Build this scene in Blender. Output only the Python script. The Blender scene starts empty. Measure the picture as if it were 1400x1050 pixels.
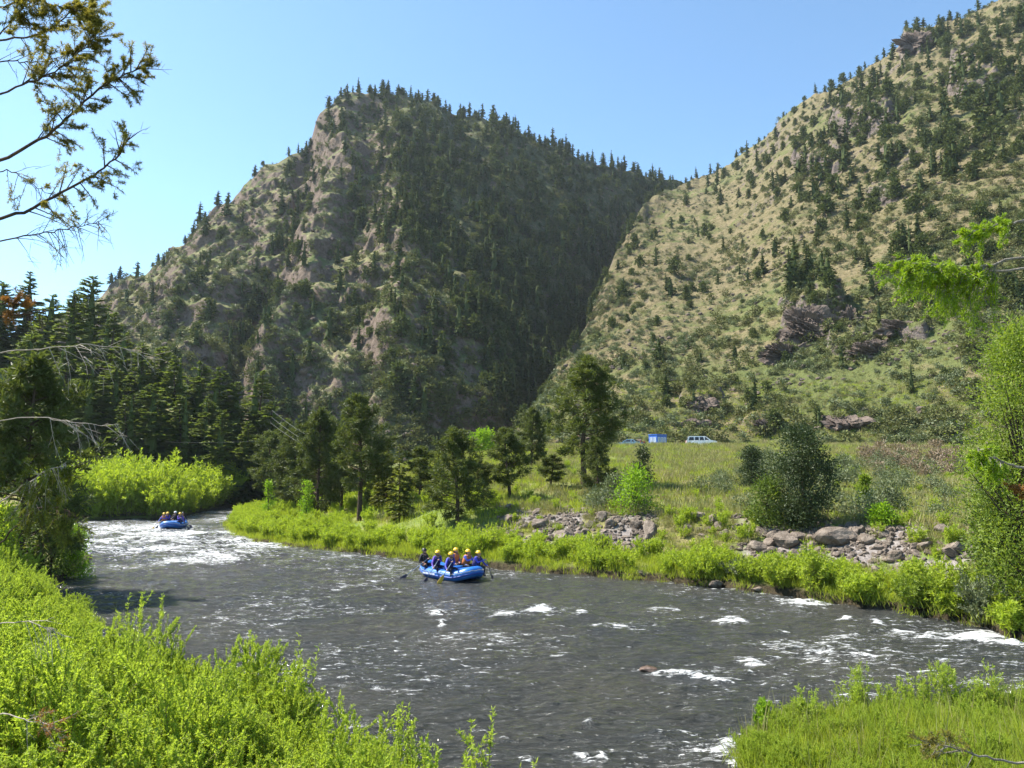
import bpy, bmesh, math
import numpy as np
from mathutils import Vector

C = bpy.context.scene.collection
sc = bpy.context.scene
R = math.radians

# ------------------------------------------------------------------ camera, sky, sun, exposure
F, CX, CY = 1018.0, 700.0, 525.0          # focal length and centre in the photograph's pixels
PITCH = math.atan(115 / F)
EYE = 5.4                                  # metres above the water
cam = bpy.data.cameras.new('camera')
cam.sensor_width = 36.0
cam.lens = 36.0 * F / 1400.0
cam.clip_start, cam.clip_end = 0.1, 6000.0
camo = bpy.data.objects.new('camera', cam)
C.objects.link(camo)
camo.location = (0, 0, EYE)
camo.rotation_euler = (R(90) + PITCH, 0, 0)
sc.camera = camo

SUN_AZ, SUN_EL = R(-72), R(53)             # azimuth from the view direction (+Y), negative = to the left
sx, sy, sz = math.sin(SUN_AZ) * math.cos(SUN_EL), math.cos(SUN_AZ) * math.cos(SUN_EL), math.sin(SUN_EL)
w = bpy.data.worlds.new('World')
sc.world = w
w.use_nodes = True
nt = w.node_tree
nt.nodes.clear()
sky = nt.nodes.new('ShaderNodeTexSky')
sky.sky_type = 'NISHITA'
sky.sun_disc = False
sky.sun_elevation = SUN_EL
sky.sun_rotation = SUN_AZ
sky.altitude = 1900
sky.air_density = 1.0
sky.dust_density = 0.8
sky.ozone_density = 0.6
bg = nt.nodes.new('ShaderNodeBackground')
bg.inputs['Strength'].default_value = 0.110
wo = nt.nodes.new('ShaderNodeOutputWorld')
tint = nt.nodes.new('ShaderNodeMix')          # the clear mountain sky leans to cyan
tint.data_type, tint.blend_type = 'RGBA', 'MULTIPLY'
tint.inputs[0].default_value = 1.0
tint.inputs[7].default_value = (0.86, 1.03, 1.02, 1)
nt.links.new(sky.outputs[0], tint.inputs[6])
nt.links.new(tint.outputs[2], bg.inputs[0])
nt.links.new(bg.outputs[0], wo.inputs[0])
ld = bpy.data.lights.new('sun', 'SUN')
ld.energy = 5.0
ld.angle = R(0.5)
ld.color = (1.0, 0.95, 0.86)
lo = bpy.data.objects.new('sun', ld)
C.objects.link(lo)
lo.rotation_euler = Vector((-sx, -sy, -sz)).to_track_quat('-Z', 'Y').to_euler()
sc.view_settings.view_transform = 'Standard'
sc.view_settings.look = 'None'
sc.view_settings.gamma = 1.0
sc.view_settings.exposure = 1.4
sc.cycles.max_bounces = 6
sc.cycles.diffuse_bounces = 3
sc.cycles.glossy_bounces = 2
sc.cycles.transmission_bounces = 4
sc.cycles.volume_bounces = 0
sc.cycles.use_denoising = True

# ------------------------------------------------------------------ projection helpers (photo pixel <-> world)
cp, sp_ = math.cos(PITCH), math.sin(PITCH)

def ray(px, py):
    a = (np.asarray(px, float) - CX) / F
    b = (CY - np.asarray(py, float)) / F
    dy = cp - b * sp_
    return a / dy, (sp_ + b * cp) / dy

def at_depth(px, py, Y):
    u, v = ray(px, py)
    return np.array([u * Y, Y + 0 * u, EYE + v * Y]).T

def on_plane(px, py, z=0.0):
    u, v = ray(px, py)
    Y = (z - EYE) / v
    return float(u * Y), float(Y)

def project(X, Y, Z):
    Zr = Z - EYE
    fw = Y * cp + Zr * sp_
    up = -Y * sp_ + Zr * cp
    fw = np.where(np.abs(fw) < 1e-6, 1e-6, fw)
    return CX + F * X / fw, CY - F * up / fw

# ------------------------------------------------------------------ noise
def _hash(ix, iy, s):
    h = (ix.astype(np.int64) * 374761393 + iy.astype(np.int64) * 668265263 + s * 2147483647 + 1013904223) & 0xFFFFFFFF
    h = ((h ^ (h >> 13)) * 1274126177) & 0xFFFFFFFF
    h = h ^ (h >> 16)
    return (h & 0xFFFFFF) / float(0xFFFFFF)

def vnoise(x, y, s=0):
    x, y = np.asarray(x, float), np.asarray(y, float)
    ix, iy = np.floor(x), np.floor(y)
    fx, fy = x - ix, y - iy
    fx, fy = fx * fx * fx * (fx * (fx * 6 - 15) + 10), fy * fy * fy * (fy * (fy * 6 - 15) + 10)
    a, b = _hash(ix, iy, s), _hash(ix + 1, iy, s)
    c, d = _hash(ix, iy + 1, s), _hash(ix + 1, iy + 1, s)
    return (a + (b - a) * fx) * (1 - fy) + (c + (d - c) * fx) * fy

def fbm(x, y, s=0, o=4, g=0.5):
    t, a, n = 0, 1.0, 0
    for k in range(o):
        t = t + a * vnoise(x * 2 ** k + 17.3 * k, y * 2 ** k + 5.1 * k, s + k)
        n += a
        a *= g
    return t / n

def ridged(x, y, s=0, o=4, g=0.5):
    t, a, n = 0, 1.0, 0
    for k in range(o):
        t = t + a * (1 - np.abs(2 * vnoise(x * 2 ** k + 7.7 * k, y * 2 ** k + 3.3 * k, s + k) - 1))
        n += a
        a *= g
    return t / n

def sstep(a, b, x):
    t = np.clip((np.asarray(x, float) - a) / (b - a), 0, 1)
    return t * t * (3 - 2 * t)

def seg_dist(X, Y, pts, tags=None):
    """distance to a polyline; index of the nearest segment"""
    best = np.full(np.shape(X), 1e9)
    idx = np.zeros(np.shape(X), int)
    for i in range(len(pts) - 1):
        (x0, y0), (x1, y1) = pts[i][:2], pts[i + 1][:2]
        dx, dy = x1 - x0, y1 - y0
        L2 = dx * dx + dy * dy + 1e-12
        t = np.clip(((X - x0) * dx + (Y - y0) * dy) / L2, 0, 1)
        d = np.hypot(X - x0 - t * dx, Y - y0 - t * dy)
        m = d < best
        best = np.where(m, d, best)
        idx = np.where(m, i, idx)
    return best, idx

def inside(X, Y, pts):
    r = np.zeros(np.shape(X), bool)
    n = len(pts)
    for i in range(n):
        (x0, y0), (x1, y1) = pts[i][:2], pts[(i + 1) % n][:2]
        c = ((y0 > Y) != (y1 > Y)) & (X < (x1 - x0) * (Y - y0) / (y1 - y0 + 1e-12) + x0)
        r ^= c
    return r

# ------------------------------------------------------------------ mesh helpers
class MB:
    """collects vertices and faces, with a tint per vertex and a material index per face"""
    def __init__(s):
        s.V, s.Fs, s.T, s.n = [], [], [], 0
    def add(s, V, Fc, mat=0, tint=0.5):
        V = np.asarray(V, float).reshape(-1, 3)
        Fc = np.asarray(Fc, int)
        s.V.append(V)
        s.T.append(np.broadcast_to(np.asarray(tint, float), (len(V),)) if np.ndim(tint) == 0 else np.asarray(tint, float))
        s.Fs.append((Fc + s.n, mat))
        s.n += len(V)
    def tube(s, pts, rad, sides=5, mat=0, tint=0.5, cap=True):
        pts = np.asarray(pts, float)
        rad = np.broadcast_to(np.asarray(rad, float), (len(pts),))
        d = np.gradient(pts, axis=0)
        d /= np.linalg.norm(d, axis=1)[:, None] + 1e-9
        ref = np.array([0, 0, 1.0]) if abs(d[:, 2]).mean() < 0.8 else np.array([1.0, 0, 0])
        a = np.cross(d, ref)
        a /= np.linalg.norm(a, axis=1)[:, None] + 1e-9
        b = np.cross(d, a)
        th = np.arange(sides) * 2 * np.pi / sides
        V = pts[:, None, :] + rad[:, None, None] * (np.cos(th)[None, :, None] * a[:, None, :] + np.sin(th)[None, :, None] * b[:, None, :])
        n = len(pts)
        i = np.arange(n - 1)[:, None] * sides
        j = np.arange(sides)[None, :]
        j2 = (j + 1) % sides
        q = np.stack([i + j, i + j2, i + sides + j2, i + sides + j], -1).reshape(-1, 4)
        base = s.n
        s.add(V.reshape(-1, 3), q, mat, tint)
        if cap and sides >= 3:
            s.Fs.append((np.array([list(range(base + sides - 1, base - 1, -1))]), mat))
            s.Fs.append((np.array([[base + (n - 1) * sides + k for k in range(sides)]]), mat))
    def leaves(s, P, D, L, W, rng, mat=0, tint=None, side=None):
        """diamond leaf cards: base P, direction D, length L, width W"""
        P, D = np.asarray(P, float), np.asarray(D, float)
        n = len(P)
        D = D / (np.linalg.norm(D, axis=1)[:, None] + 1e-9)
        if side is None:
            side = rng.normal(size=(n, 3))
        S = np.cross(D, side)
        S /= np.linalg.norm(S, axis=1)[:, None] + 1e-9
        L = np.broadcast_to(L, (n,))[:, None]
        W = np.broadcast_to(W, (n,))[:, None]
        V = np.stack([P, P + D * L * .45 + S * W * .5, P + D * L, P + D * L * .45 - S * W * .5], 1).reshape(-1, 3)
        q = np.arange(n * 4).reshape(-1, 4)
        t = rng.random(n) if tint is None else np.broadcast_to(tint, (n,))
        s.add(V, q, mat, np.repeat(t, 4))
    def box(s, c, size, mat=0, tint=0.5, rz=0.0):
        x, y, z = np.asarray(size) / 2
        V = np.array([[-x, -y, -z], [x, -y, -z], [x, y, -z], [-x, y, -z], [-x, -y, z], [x, -y, z], [x, y, z], [-x, y, z]])
        ca, sa = math.cos(rz), math.sin(rz)
        V = np.stack([V[:, 0] * ca - V[:, 1] * sa, V[:, 0] * sa + V[:, 1] * ca, V[:, 2]], 1) + np.asarray(c)
        s.add(V, [[0, 3, 2, 1], [4, 5, 6, 7], [0, 1, 5, 4], [1, 2, 6, 5], [2, 3, 7, 6], [3, 0, 4, 7]], mat, tint)
    def mesh(s, name, mats, smooth=False):
        return raw_mesh(name, np.concatenate(s.V), s.Fs, mats, smooth, {'tint': np.concatenate(s.T)})

def raw_mesh(name, V, Fs, mats, smooth=False, attrs=None):
    me = bpy.data.meshes.new(name)
    tot = np.concatenate([np.full(len(f), f.shape[1]) for f, _ in Fs])
    lp = np.concatenate([f.ravel() for f, _ in Fs])
    mi = np.concatenate([np.full(len(f), m) for f, m in Fs])
    me.vertices.add(len(V))
    me.vertices.foreach_set('co', np.asarray(V, np.float32).ravel())
    me.loops.add(len(lp))
    me.loops.foreach_set('vertex_index', lp.astype(np.int32))
    me.polygons.add(len(tot))
    me.polygons.foreach_set('loop_start', (np.cumsum(tot) - tot).astype(np.int32))
    me.polygons.foreach_set('loop_total', tot.astype(np.int32))
    me.polygons.foreach_set('material_index', mi.astype(np.int32))
    me.polygons.foreach_set('use_smooth', np.full(len(tot), smooth))
    for k, a in (attrs or {}).items():
        at = me.attributes.new(k, 'FLOAT', 'POINT')
        at.data.foreach_set('value', np.asarray(a, np.float32))
    for m in mats:
        me.materials.append(m)
    me.update(calc_edges=True)
    return me

def obj(name, me, parent=None, loc=None, rz=0.0, scale=None):
    o = bpy.data.objects.new(name, me)
    C.objects.link(o)
    if parent is not None:
        o.parent = parent
    if loc is not None:
        o.location = loc
    if rz:
        o.rotation_euler = (0, 0, rz)
    if scale is not None:
        o.scale = scale if np.ndim(scale) else (scale,) * 3
    return o

def tag(o, label=None, cat=None, group=None, kind=None):
    for k, v in (('label', label), ('category', cat), ('group', group), ('kind', kind)):
        if v:
            o[k] = v
    return o

def thing(name, label, cat, loc=(0, 0, 0), rz=0.0, group=None):
    return tag(obj(name, None, None, loc, rz), label, cat, group)

def copy_tree(o, parent=None):
    c = o.copy()
    C.objects.link(c)
    if parent is not None:
        c.parent = parent
    for ch in list(o.children):
        copy_tree(ch, c)
    return c

def grid_faces(nr, ncol):
    i = np.arange(nr - 1)[:, None] * ncol
    j = np.arange(ncol - 1)[None, :]
    return np.stack([i + j, i + j + 1, i + ncol + j + 1, i + ncol + j], -1).reshape(-1, 4)

# ------------------------------------------------------------------ materials
def new_mat(name):
    m = bpy.data.materials.new(name)
    m.use_nodes = True
    t = m.node_tree
    t.nodes.clear()
    return m, t, t.nodes, t.links

def N(t, kind, **kw):
    n = t.nodes.new(kind)
    for k, v in kw.items():
        if k in n.inputs.keys() if hasattr(n.inputs, 'keys') else False:
            n.inputs[k].default_value = v
        else:
            setattr(n, k, v)
    return n

def mixc(t, fac, a, b, blend='MIX'):
    n = t.nodes.new('ShaderNodeMix')
    n.data_type = 'RGBA'
    n.blend_type = blend
    for s, v in ((0, fac), (6, a), (7, b)):
        if isinstance(v, (int, float)):
            n.inputs[s].default_value = v
        elif isinstance(v, tuple):
            n.inputs[s].default_value = v + (1,) if len(v) == 3 else v
        else:
            t.links.new(v, n.inputs[s])
    return n.outputs[2]

def math_(t, op, a, b=None, c=None, clamp=False):
    n = t.nodes.new('ShaderNodeMath')
    n.operation = op
    n.use_clamp = clamp
    for i, v in enumerate((a, b, c)):
        if v is None:
            continue
        if isinstance(v, (int, float)):
            n.inputs[i].default_value = v
        else:
            t.links.new(v, n.inputs[i])
    return n.outputs[0]

def ramp(t, v, a, b):
    n = t.nodes.new('ShaderNodeMapRange')
    n.interpolation_type = 'SMOOTHSTEP'
    t.links.new(v, n.inputs[0])
    n.inputs[1].default_value, n.inputs[2].default_value = a, b
    return n.outputs[0]

def noise_node(t, scale, detail=4.0, rough=0.55, coord=None, dist=0.0):
    n = t.nodes.new('ShaderNodeTexNoise')
    n.inputs['Scale'].default_value = scale
    n.inputs['Detail'].default_value = detail
    n.inputs['Roughness'].default_value = rough
    n.inputs['Distortion'].default_value = dist
    if coord is not None:
        t.links.new(coord, n.inputs['Vector'])
    return n.outputs[0]

def pos(t):
    return t.nodes.new('ShaderNodeNewGeometry').outputs['Position']

def attr(t, name):
    n = t.nodes.new('ShaderNodeAttribute')
    n.attribute_name = name
    return n.outputs['Fac']

def leaf_mat(name, a, b, c=None, transl=0.4, rough=0.55, tcol=None, patch=0.0, patch_col=None):
    """leaf colours mixed by a per-leaf tint and by each plant; light also passes through the leaf"""
    m, t, ns, lk = new_mat(name)
    oi = ns.new('ShaderNodeObjectInfo')
    col = mixc(t, attr(t, 'tint'), a, b)
    if c is not None:
        col = mixc(t, math_(t, 'MULTIPLY', oi.outputs['Random'], 0.75), col, c)
    if patch_col is not None:
        nz = noise_node(t, patch, 2.0, 0.5, pos(t))
        col = mixc(t, ramp(t, nz, 0.5, 0.68), col, patch_col)
    d = ns.new('ShaderNodeBsdfPrincipled')
    d.inputs['Roughness'].default_value = rough
    d.inputs['Specular IOR Level'].default_value = 0.25
    lk.new(col, d.inputs['Base Color'])
    tr = ns.new('ShaderNodeBsdfTranslucent')
    lk.new(mixc(t, 1.0, col, tcol or (1.0, 1.0, 0.5), 'MULTIPLY'), tr.inputs[0])
    mx = ns.new('ShaderNodeMixShader')
    mx.inputs[0].default_value = transl
    lk.new(d.outputs[0], mx.inputs[1])
    lk.new(tr.outputs[0], mx.inputs[2])
    o = ns.new('ShaderNodeOutputMaterial')
    lk.new(mx.outputs[0], o.inputs[0])
    return m

def solid_mat(name, a, b=None, scale=8.0, rough=0.7, spec=0.4, metal=0.0, bump=0.0, bscale=None, trans=0.0, coord='obj', coat=0.0):
    m, t, ns, lk = new_mat(name)
    p = ns.new('ShaderNodeBsdfPrincipled')
    tc = ns.new('ShaderNodeTexCoord').outputs['Object']
    if coord == 'pos':
        tc = pos(t)
    nz = noise_node(t, scale, 5, 0.6, tc)
    col = mixc(t, ramp(t, nz, 0.32, 0.68), a, b or tuple(x * .8 for x in a))
    lk.new(col, p.inputs['Base Color'])
    p.inputs['Roughness'].default_value = rough
    p.inputs['Specular IOR Level'].default_value = spec
    p.inputs['Metallic'].default_value = metal
    p.inputs['Coat Weight'].default_value = coat
    if bump:
        bp = ns.new('ShaderNodeBump')
        bp.inputs['Strength'].default_value = bump
        bp.inputs['Distance'].default_value = 0.1
        lk.new(noise_node(t, bscale or scale * 3, 5, 0.65, tc), bp.inputs['Height'])
        lk.new(bp.outputs[0], p.inputs['Normal'])
    o = ns.new('ShaderNodeOutputMaterial')
    lk.new(p.outputs[0], o.inputs[0])
    return m

def hill_mat(name, rock_a, rock_b, dry_a, dry_b, green, green_at, steep=(0.52, 0.72), green_low=None):
    m, t, ns, lk = new_mat(name)
    P = pos(t)
    p = ns.new('ShaderNodeBsdfPrincipled')
    p.inputs['Roughness'].default_value = 0.95
    p.inputs['Specular IOR Level'].default_value = 0.1
    n1 = noise_node(t, 0.02, 4, 0.6, P)
    n2 = noise_node(t, 0.16, 5, 0.65, P)
    n3 = noise_node(t, 0.9, 4, 0.7, P)
    dry = mixc(t, ramp(t, n2, 0.35, 0.65), dry_a, dry_b)
    dry = mixc(t, math_(t, 'MULTIPLY', ramp(t, n3, 0.52, 0.66), 0.65), dry, tuple(x * 0.42 for x in green))
    g = math_(t, 'ADD', math_(t, 'MULTIPLY', n1, 0.6), math_(t, 'MULTIPLY', n2, 0.4))
    if green_low:                                     # lusher low on the slope, near the valley floor
        sep = ns.new('ShaderNodeSeparateXYZ')
        lk.new(P, sep.inputs[0])
        lowf = math_(t, 'SUBTRACT', 1.0, ramp(t, sep.outputs['Z'], green_low[0], green_low[1]))
        g = math_(t, 'ADD', g, math_(t, 'MULTIPLY', lowf, 0.10))
    grass = mixc(t, ramp(t, g, green_at - .06, green_at + .08), dry, green)
    rock = mixc(t, ramp(t, n3, 0.3, 0.7), rock_a, rock_b)
    rock = mixc(t, math_(t, 'MULTIPLY', ramp(t, n2, 0.55, 0.7), 0.6), rock, tuple(x * 0.55 for x in rock_a))
    geo = ns.new('ShaderNodeNewGeometry')
    sep = ns.new('ShaderNodeSeparateXYZ')
    lk.new(geo.outputs['Normal'], sep.inputs[0])
    st = math_(t, 'ADD', sep.outputs['Z'], math_(t, 'MULTIPLY', math_(t, 'SUBTRACT', n2, 0.5), 0.5))
    col = mixc(t, ramp(t, st, steep[0], steep[1]), rock, grass)
    duff = mixc(t, ramp(t, n3, 0.35, 0.65), (.045, .055, .022), (.105, .11, .045))
    col = mixc(t, math_(t, 'MULTIPLY', attr(t, 'wood'), ramp(t, n2, 0.30, 0.45)), col, duff)
    lk.new(col, p.inputs['Base Color'])
    bp = ns.new('ShaderNodeBump')
    bp.inputs['Strength'].default_value = 0.9
    bp.inputs['Distance'].default_value = 0.8
    lk.new(math_(t, 'ADD', n3, math_(t, 'MULTIPLY', noise_node(t, 3.0, 3, 0.7, P), 0.4)), bp.inputs['Height'])
    lk.new(bp.outputs[0], p.inputs['Normal'])
    o = ns.new('ShaderNodeOutputMaterial')
    lk.new(p.outputs[0], o.inputs[0])
    return m

def ground_mat():
    m, t, ns, lk = new_mat('valley_ground')
    P = pos(t)
    p = ns.new('ShaderNodeBsdfPrincipled')
    p.inputs['Roughness'].default_value = 0.95
    p.inputs['Specular IOR Level'].default_value = 0.1
    n1 = noise_node(t, 0.09, 4, 0.6, P)
    n2 = noise_node(t, 0.7, 5, 0.65, P)
    n3 = noise_node(t, 5.0, 4, 0.7, P)
    a = mixc(t, ramp(t, n1, 0.38, 0.6), (0.22, 0.19, 0.085), (0.14, 0.19, 0.04))
    a = mixc(t, math_(t, 'MULTIPLY', ramp(t, n2, 0.5, 0.7), 0.6), a, (0.10, 0.14, 0.035))
    a = mixc(t, math_(t, 'MULTIPLY', ramp(t, n3, 0.5, 0.7), 0.4), a, (0.06, 0.075, 0.03))
    mud = mixc(t, ramp(t, n3, 0.3, 0.7), (0.028, 0.024, 0.014), (0.06, 0.046, 0.028))
    rock = mixc(t, ramp(t, n3, 0.35, 0.65), (0.15, 0.13, 0.12), (0.27, 0.24, 0.22))
    col = mixc(t, attr(t, 'rock'), a, rock)
    col = mixc(t, attr(t, 'mud'), col, mud)
    asph = mixc(t, ramp(t, n3, 0.3, 0.7), (0.045, 0.045, 0.048), (0.06, 0.06, 0.06))
    lk.new(col, p.inputs['Base Color'])
    bp = ns.new('ShaderNodeBump')
    bp.inputs['Strength'].default_value = 0.8
    bp.inputs['Distance'].default_value = 0.15
    lk.new(math_(t, 'ADD', n3, n2), bp.inputs['Height'])
    lk.new(bp.outputs[0], p.inputs['Normal'])
    o = ns.new('ShaderNodeOutputMaterial')
    lk.new(p.outputs[0], o.inputs[0])
    return m

def water_mat():
    m, t, ns, lk = new_mat('river_water')
    P = pos(t)
    mp = ns.new('ShaderNodeMapping')
    mp.inputs['Rotation'].default_value = (0, 0, R(22))
    mp.inputs['Scale'].default_value = (0.6, 1.5, 1.0)
    lk.new(P, mp.inputs[0])
    Q = mp.outputs[0]
    nf = noise_node(t, 2.6, 7, 0.74, Q, 0.7)
    fine = noise_node(t, 9.0, 4, 0.7, Q, 0.5)
    fo = attr(t, 'foam')
    v = math_(t, 'ADD', math_(t, 'MULTIPLY', nf, 0.62), math_(t, 'MULTIPLY', fine, 0.38))
    thr = math_(t, 'SUBTRACT', 0.605, math_(t, 'MULTIPLY', fo, 0.20))
    fac = math_(t, 'MULTIPLY', ramp(t, math_(t, 'SUBTRACT', v, thr), 0.0, 0.09), 0.85)
    p = ns.new('ShaderNodeBsdfPrincipled')
    deep = mixc(t, ramp(t, noise_node(t, 0.15, 3, 0.5, P), 0.35, 0.65), (0.034, 0.036, 0.034), (0.048, 0.047, 0.040))
    lk.new(deep, p.inputs['Base Color'])
    p.inputs['Roughness'].default_value = 0.12
    p.inputs['IOR'].default_value = 1.33
    p.inputs['Specular IOR Level'].default_value = 0.5
    bp = ns.new('ShaderNodeBump')
    bp.inputs['Strength'].default_value = 1.0
    bp.inputs['Distance'].default_value = 0.22
    h = math_(t, 'ADD', noise_node(t, 4.0, 5, 0.62, Q, 0.8), math_(t, 'MULTIPLY', noise_node(t, 1.3, 3, 0.5, Q, 0.5), 1.6))
    lk.new(h, bp.inputs['Height'])
    lk.new(bp.outputs[0], p.inputs['Normal'])
    f = ns.new('ShaderNodeBsdfPrincipled')
    f.inputs['Base Color'].default_value = (0.66, 0.67, 0.66, 1)
    f.inputs['Roughness'].default_value = 0.7
    lk.new(bp.outputs[0], f.inputs['Normal'])
    mx = ns.new('ShaderNodeMixShader')
    lk.new(fac, mx.inputs[0])
    lk.new(p.outputs[0], mx.inputs[1])
    lk.new(f.outputs[0], mx.inputs[2])
    o = ns.new('ShaderNodeOutputMaterial')
    lk.new(mx.outputs[0], o.inputs[0])
    return m

# ------------------------------------------------------------------ scatter one countless kind of growth as ONE object
def scatter(name, P, rot, scale, idx, protos, label=None):
    me = bpy.data.meshes.new(name)
    n = len(P)
    me.vertices.add(n)
    me.vertices.foreach_set('co', np.asarray(P, np.float32).ravel())
    for k, ty, fld, v in (('rot', 'FLOAT_VECTOR', 'vector', rot), ('sca', 'FLOAT_VECTOR', 'vector', scale), ('idx', 'INT', 'value', idx)):
        a = me.attributes.new(k, ty, 'POINT')
        a.data.foreach_set(fld, np.asarray(v, np.int32 if ty == 'INT' else np.float32).ravel())
    o = obj(name, me)
    g = bpy.data.node_groups.new(name, 'GeometryNodeTree')
    g.interface.new_socket('Geometry', in_out='INPUT', socket_type='NodeSocketGeometry')
    g.interface.new_socket('Geometry', in_out='OUTPUT', socket_type='NodeSocketGeometry')
    gi, go = g.nodes.new('NodeGroupInput'), g.nodes.new('NodeGroupOutput')
    join = g.nodes.new('GeometryNodeJoinGeometry')
    def named(k, ty):
        q = g.nodes.new('GeometryNodeInputNamedAttribute')
        q.data_type = ty
        q.inputs[0].default_value = k
        return q.outputs[0]
    e2r = g.nodes.new('FunctionNodeEulerToRotation')
    g.links.new(named('rot', 'FLOAT_VECTOR'), e2r.inputs[0])
    for i, me_p in enumerate(protos):
        po = bpy.data.objects.new(name + '_source', me_p)      # not linked to the scene: only a source for the copies
        oi = g.nodes.new('GeometryNodeObjectInfo')
        oi.inputs['Object'].default_value = po
        oi.inputs['As Instance'].default_value = True
        ip = g.nodes.new('GeometryNodeInstanceOnPoints')
        cmpn = g.nodes.new('FunctionNodeCompare')
        cmpn.data_type = 'INT'
        cmpn.operation = 'EQUAL'
        g.links.new(named('idx', 'INT'), cmpn.inputs[2])
        cmpn.inputs[3].default_value = i
        g.links.new(gi.outputs[0], ip.inputs['Points'])
        g.links.new(cmpn.outputs[0], ip.inputs['Selection'])
        g.links.new(oi.outputs['Geometry'], ip.inputs['Instance'])
        g.links.new(e2r.outputs[0], ip.inputs['Rotation'])
        g.links.new(named('sca', 'FLOAT_VECTOR'), ip.inputs['Scale'])
        g.links.new(ip.outputs[0], join.inputs[0])
    g.links.new(join.outputs[0], go.inputs[0])
    md = o.modifiers.new('scatter', 'NODES')
    md.node_group = g
    tag(o, label, None, None, 'stuff')
    return o

def scat_xy(name, XY, zf, rng, protos, smin, smax, label=None, tilt=0.12, zoff=0.0, zsc=(0.85, 1.15), bias=None):
    n = len(XY)
    Z = zf(XY[:, 0], XY[:, 1]) + zoff
    s = smin + (smax - smin) * rng.random(n)
    if bias is not None:
        s = s * bias
    sc3 = np.stack([s, s, s * (zsc[0] + (zsc[1] - zsc[0]) * rng.random(n))], 1)
    rot = np.stack([rng.normal(0, tilt, n), rng.normal(0, tilt, n), rng.random(n) * 6.283], 1)
    return scatter(name, np.stack([XY[:, 0], XY[:, 1], Z], 1), rot, sc3, rng.integers(0, len(protos), n), protos, label)
# ------------------------------------------------------------------ the river's outline (photo pixels on the water plane, then metres)
_pw = lambda l: [on_plane(x, y) for x, y in l]
SH_L = [(5, -25), (4, -10), (2.6, 3), (1.2, 7), (0.2, 9.5), (-1.2, 12), (-3.3, 14.5), (-6, 16.5), (-10, 20), (-15, 26), (-20, 33)] + _pw([(88, 796), (128, 764)]) + [(-34, 56), (-46, 66), (-75, 76)]
SH_U = [(-75, 84)] + _pw([(118, 713), (180, 711), (240, 709), (285, 699)]) + [(-42, 125), (-47, 170)]
SH_R = [(-40, 170), (-36, 125), (-32, 100), (-31.5, 86)] + _pw([(318, 713), (312, 722), (330, 738), (400, 748), (550, 763), (700, 780), (850, 790), (1000, 805), (1120, 822), (1250, 838), (1330, 855), (1400, 876)]) + [(25, 19.5), (40, 15), (80, 6)]
SH_P = [(80, -10), (40, 8), (25, 14), (16, 16.4), (11, 16.8), (7, 16.4), (5.2, 15.8), (4.4, 14.9), (4.0, 13.5), (4.4, 10), (6, 4), (8, -10), (8, -25)]
RIVER = SH_L + SH_U + SH_R + SH_P
TAG = ['L'] * len(SH_L) + ['U'] * len(SH_U) + ['R'] * len(SH_R) + ['P'] * len(SH_P)
TAGN = np.array([{'L': 0, 'U': 1, 'R': 2, 'P': 3}[k] for k in TAG])

def shore(X, Y):
    """distance to the waterline (positive on land) and which bank"""
    X, Y = np.asarray(X, float), np.asarray(Y, float)
    wob = 0.35 * (fbm(X * .6, Y * .6, 91, 3) - .5) * 2
    d, i = seg_dist(X, Y, RIVER + RIVER[:1])
    ins = inside(X, Y, RIVER)
    return np.where(ins, -d, d) + wob, TAGN[i]

YC, ZC = 117.0, 8.9                        # the crest of the meadow, in front of the road

def valley(X, Y, full=False):
    X, Y = np.asarray(X, float), np.asarray(Y, float)
    d, tg = shore(X, Y)
    dp = np.maximum(d, 0)
    n1 = fbm(X * .12, Y * .12, 5, 4) - .5
    n2 = fbm(X * .7, Y * .7, 6, 3) - .5
    # near bank
    zL = .12 + .3 * np.minimum(dp, 8) + .06 * np.maximum(dp - 8, 0)
    zL = np.minimum(zL, 4.0)
    # upstream far bank with its wooded slope
    zU = .15 + .1 * dp + .30 * np.maximum(-34 - X, 0) * sstep(96, 128, Y)
    zU = np.minimum(zU, 40)
    # far bank: a low point bar upstream, riprap and a bench downstream
    wr = sstep(-13, -3, X)
    lowb = .2 + .07 * np.minimum(dp, 20)
    edge = .25 + .16 * np.minimum(dp, 4) + 1.75 * sstep(3.2, 9.0, dp)
    base = lowb * (1 - wr) + edge * wr
    meadow = np.clip((Y - 44) / (YC - 44), 0, 1) * (ZC - 2.6)
    meadow = meadow * (0.35 + .65 * sstep(-45, 5, X))
    fall = sstep(YC + .5, YC + 4.0, Y) * 1.0 * sstep(0, 12, X) * (1 - sstep(40, 58, X))
    zR = base + meadow * sstep(8, 20, dp) - fall
    zP = .1 + .14 * np.minimum(dp, 5)
    z = np.select([tg == 0, tg == 1, tg == 2, tg == 3], [zL, zU, zR, zP])
    z = z + (n1 * .9 * sstep(6, 25, dp) + n2 * .16 * sstep(.3, 3, dp)) * (1 - sstep(YC - 10, YC - 2, Y) * .7)
    bed = -.12 + np.maximum(d, -6) * .25
    z = np.where(d > 0, z, np.minimum(bed, z))
    if not full:
        return z
    mud = (1 - sstep(.1, .9, d)) * (d > -3)
    px_, _ = project(X, np.maximum(Y, 4), z)
    runs = np.maximum(sstep(690, 720, px_) * (1 - sstep(880, 905, px_)), sstep(1000, 1030, px_) * (1 - sstep(1310, 1345, px_)))
    rock = np.where(tg == 2, wr * runs * sstep(3.2, 4.2, dp) * (1 - sstep(8.0, 9.5, dp)) * sstep(.36, .52, fbm(X * .8, Y * .8, 97, 3)), 0)
    return z, mud, rock

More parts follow.
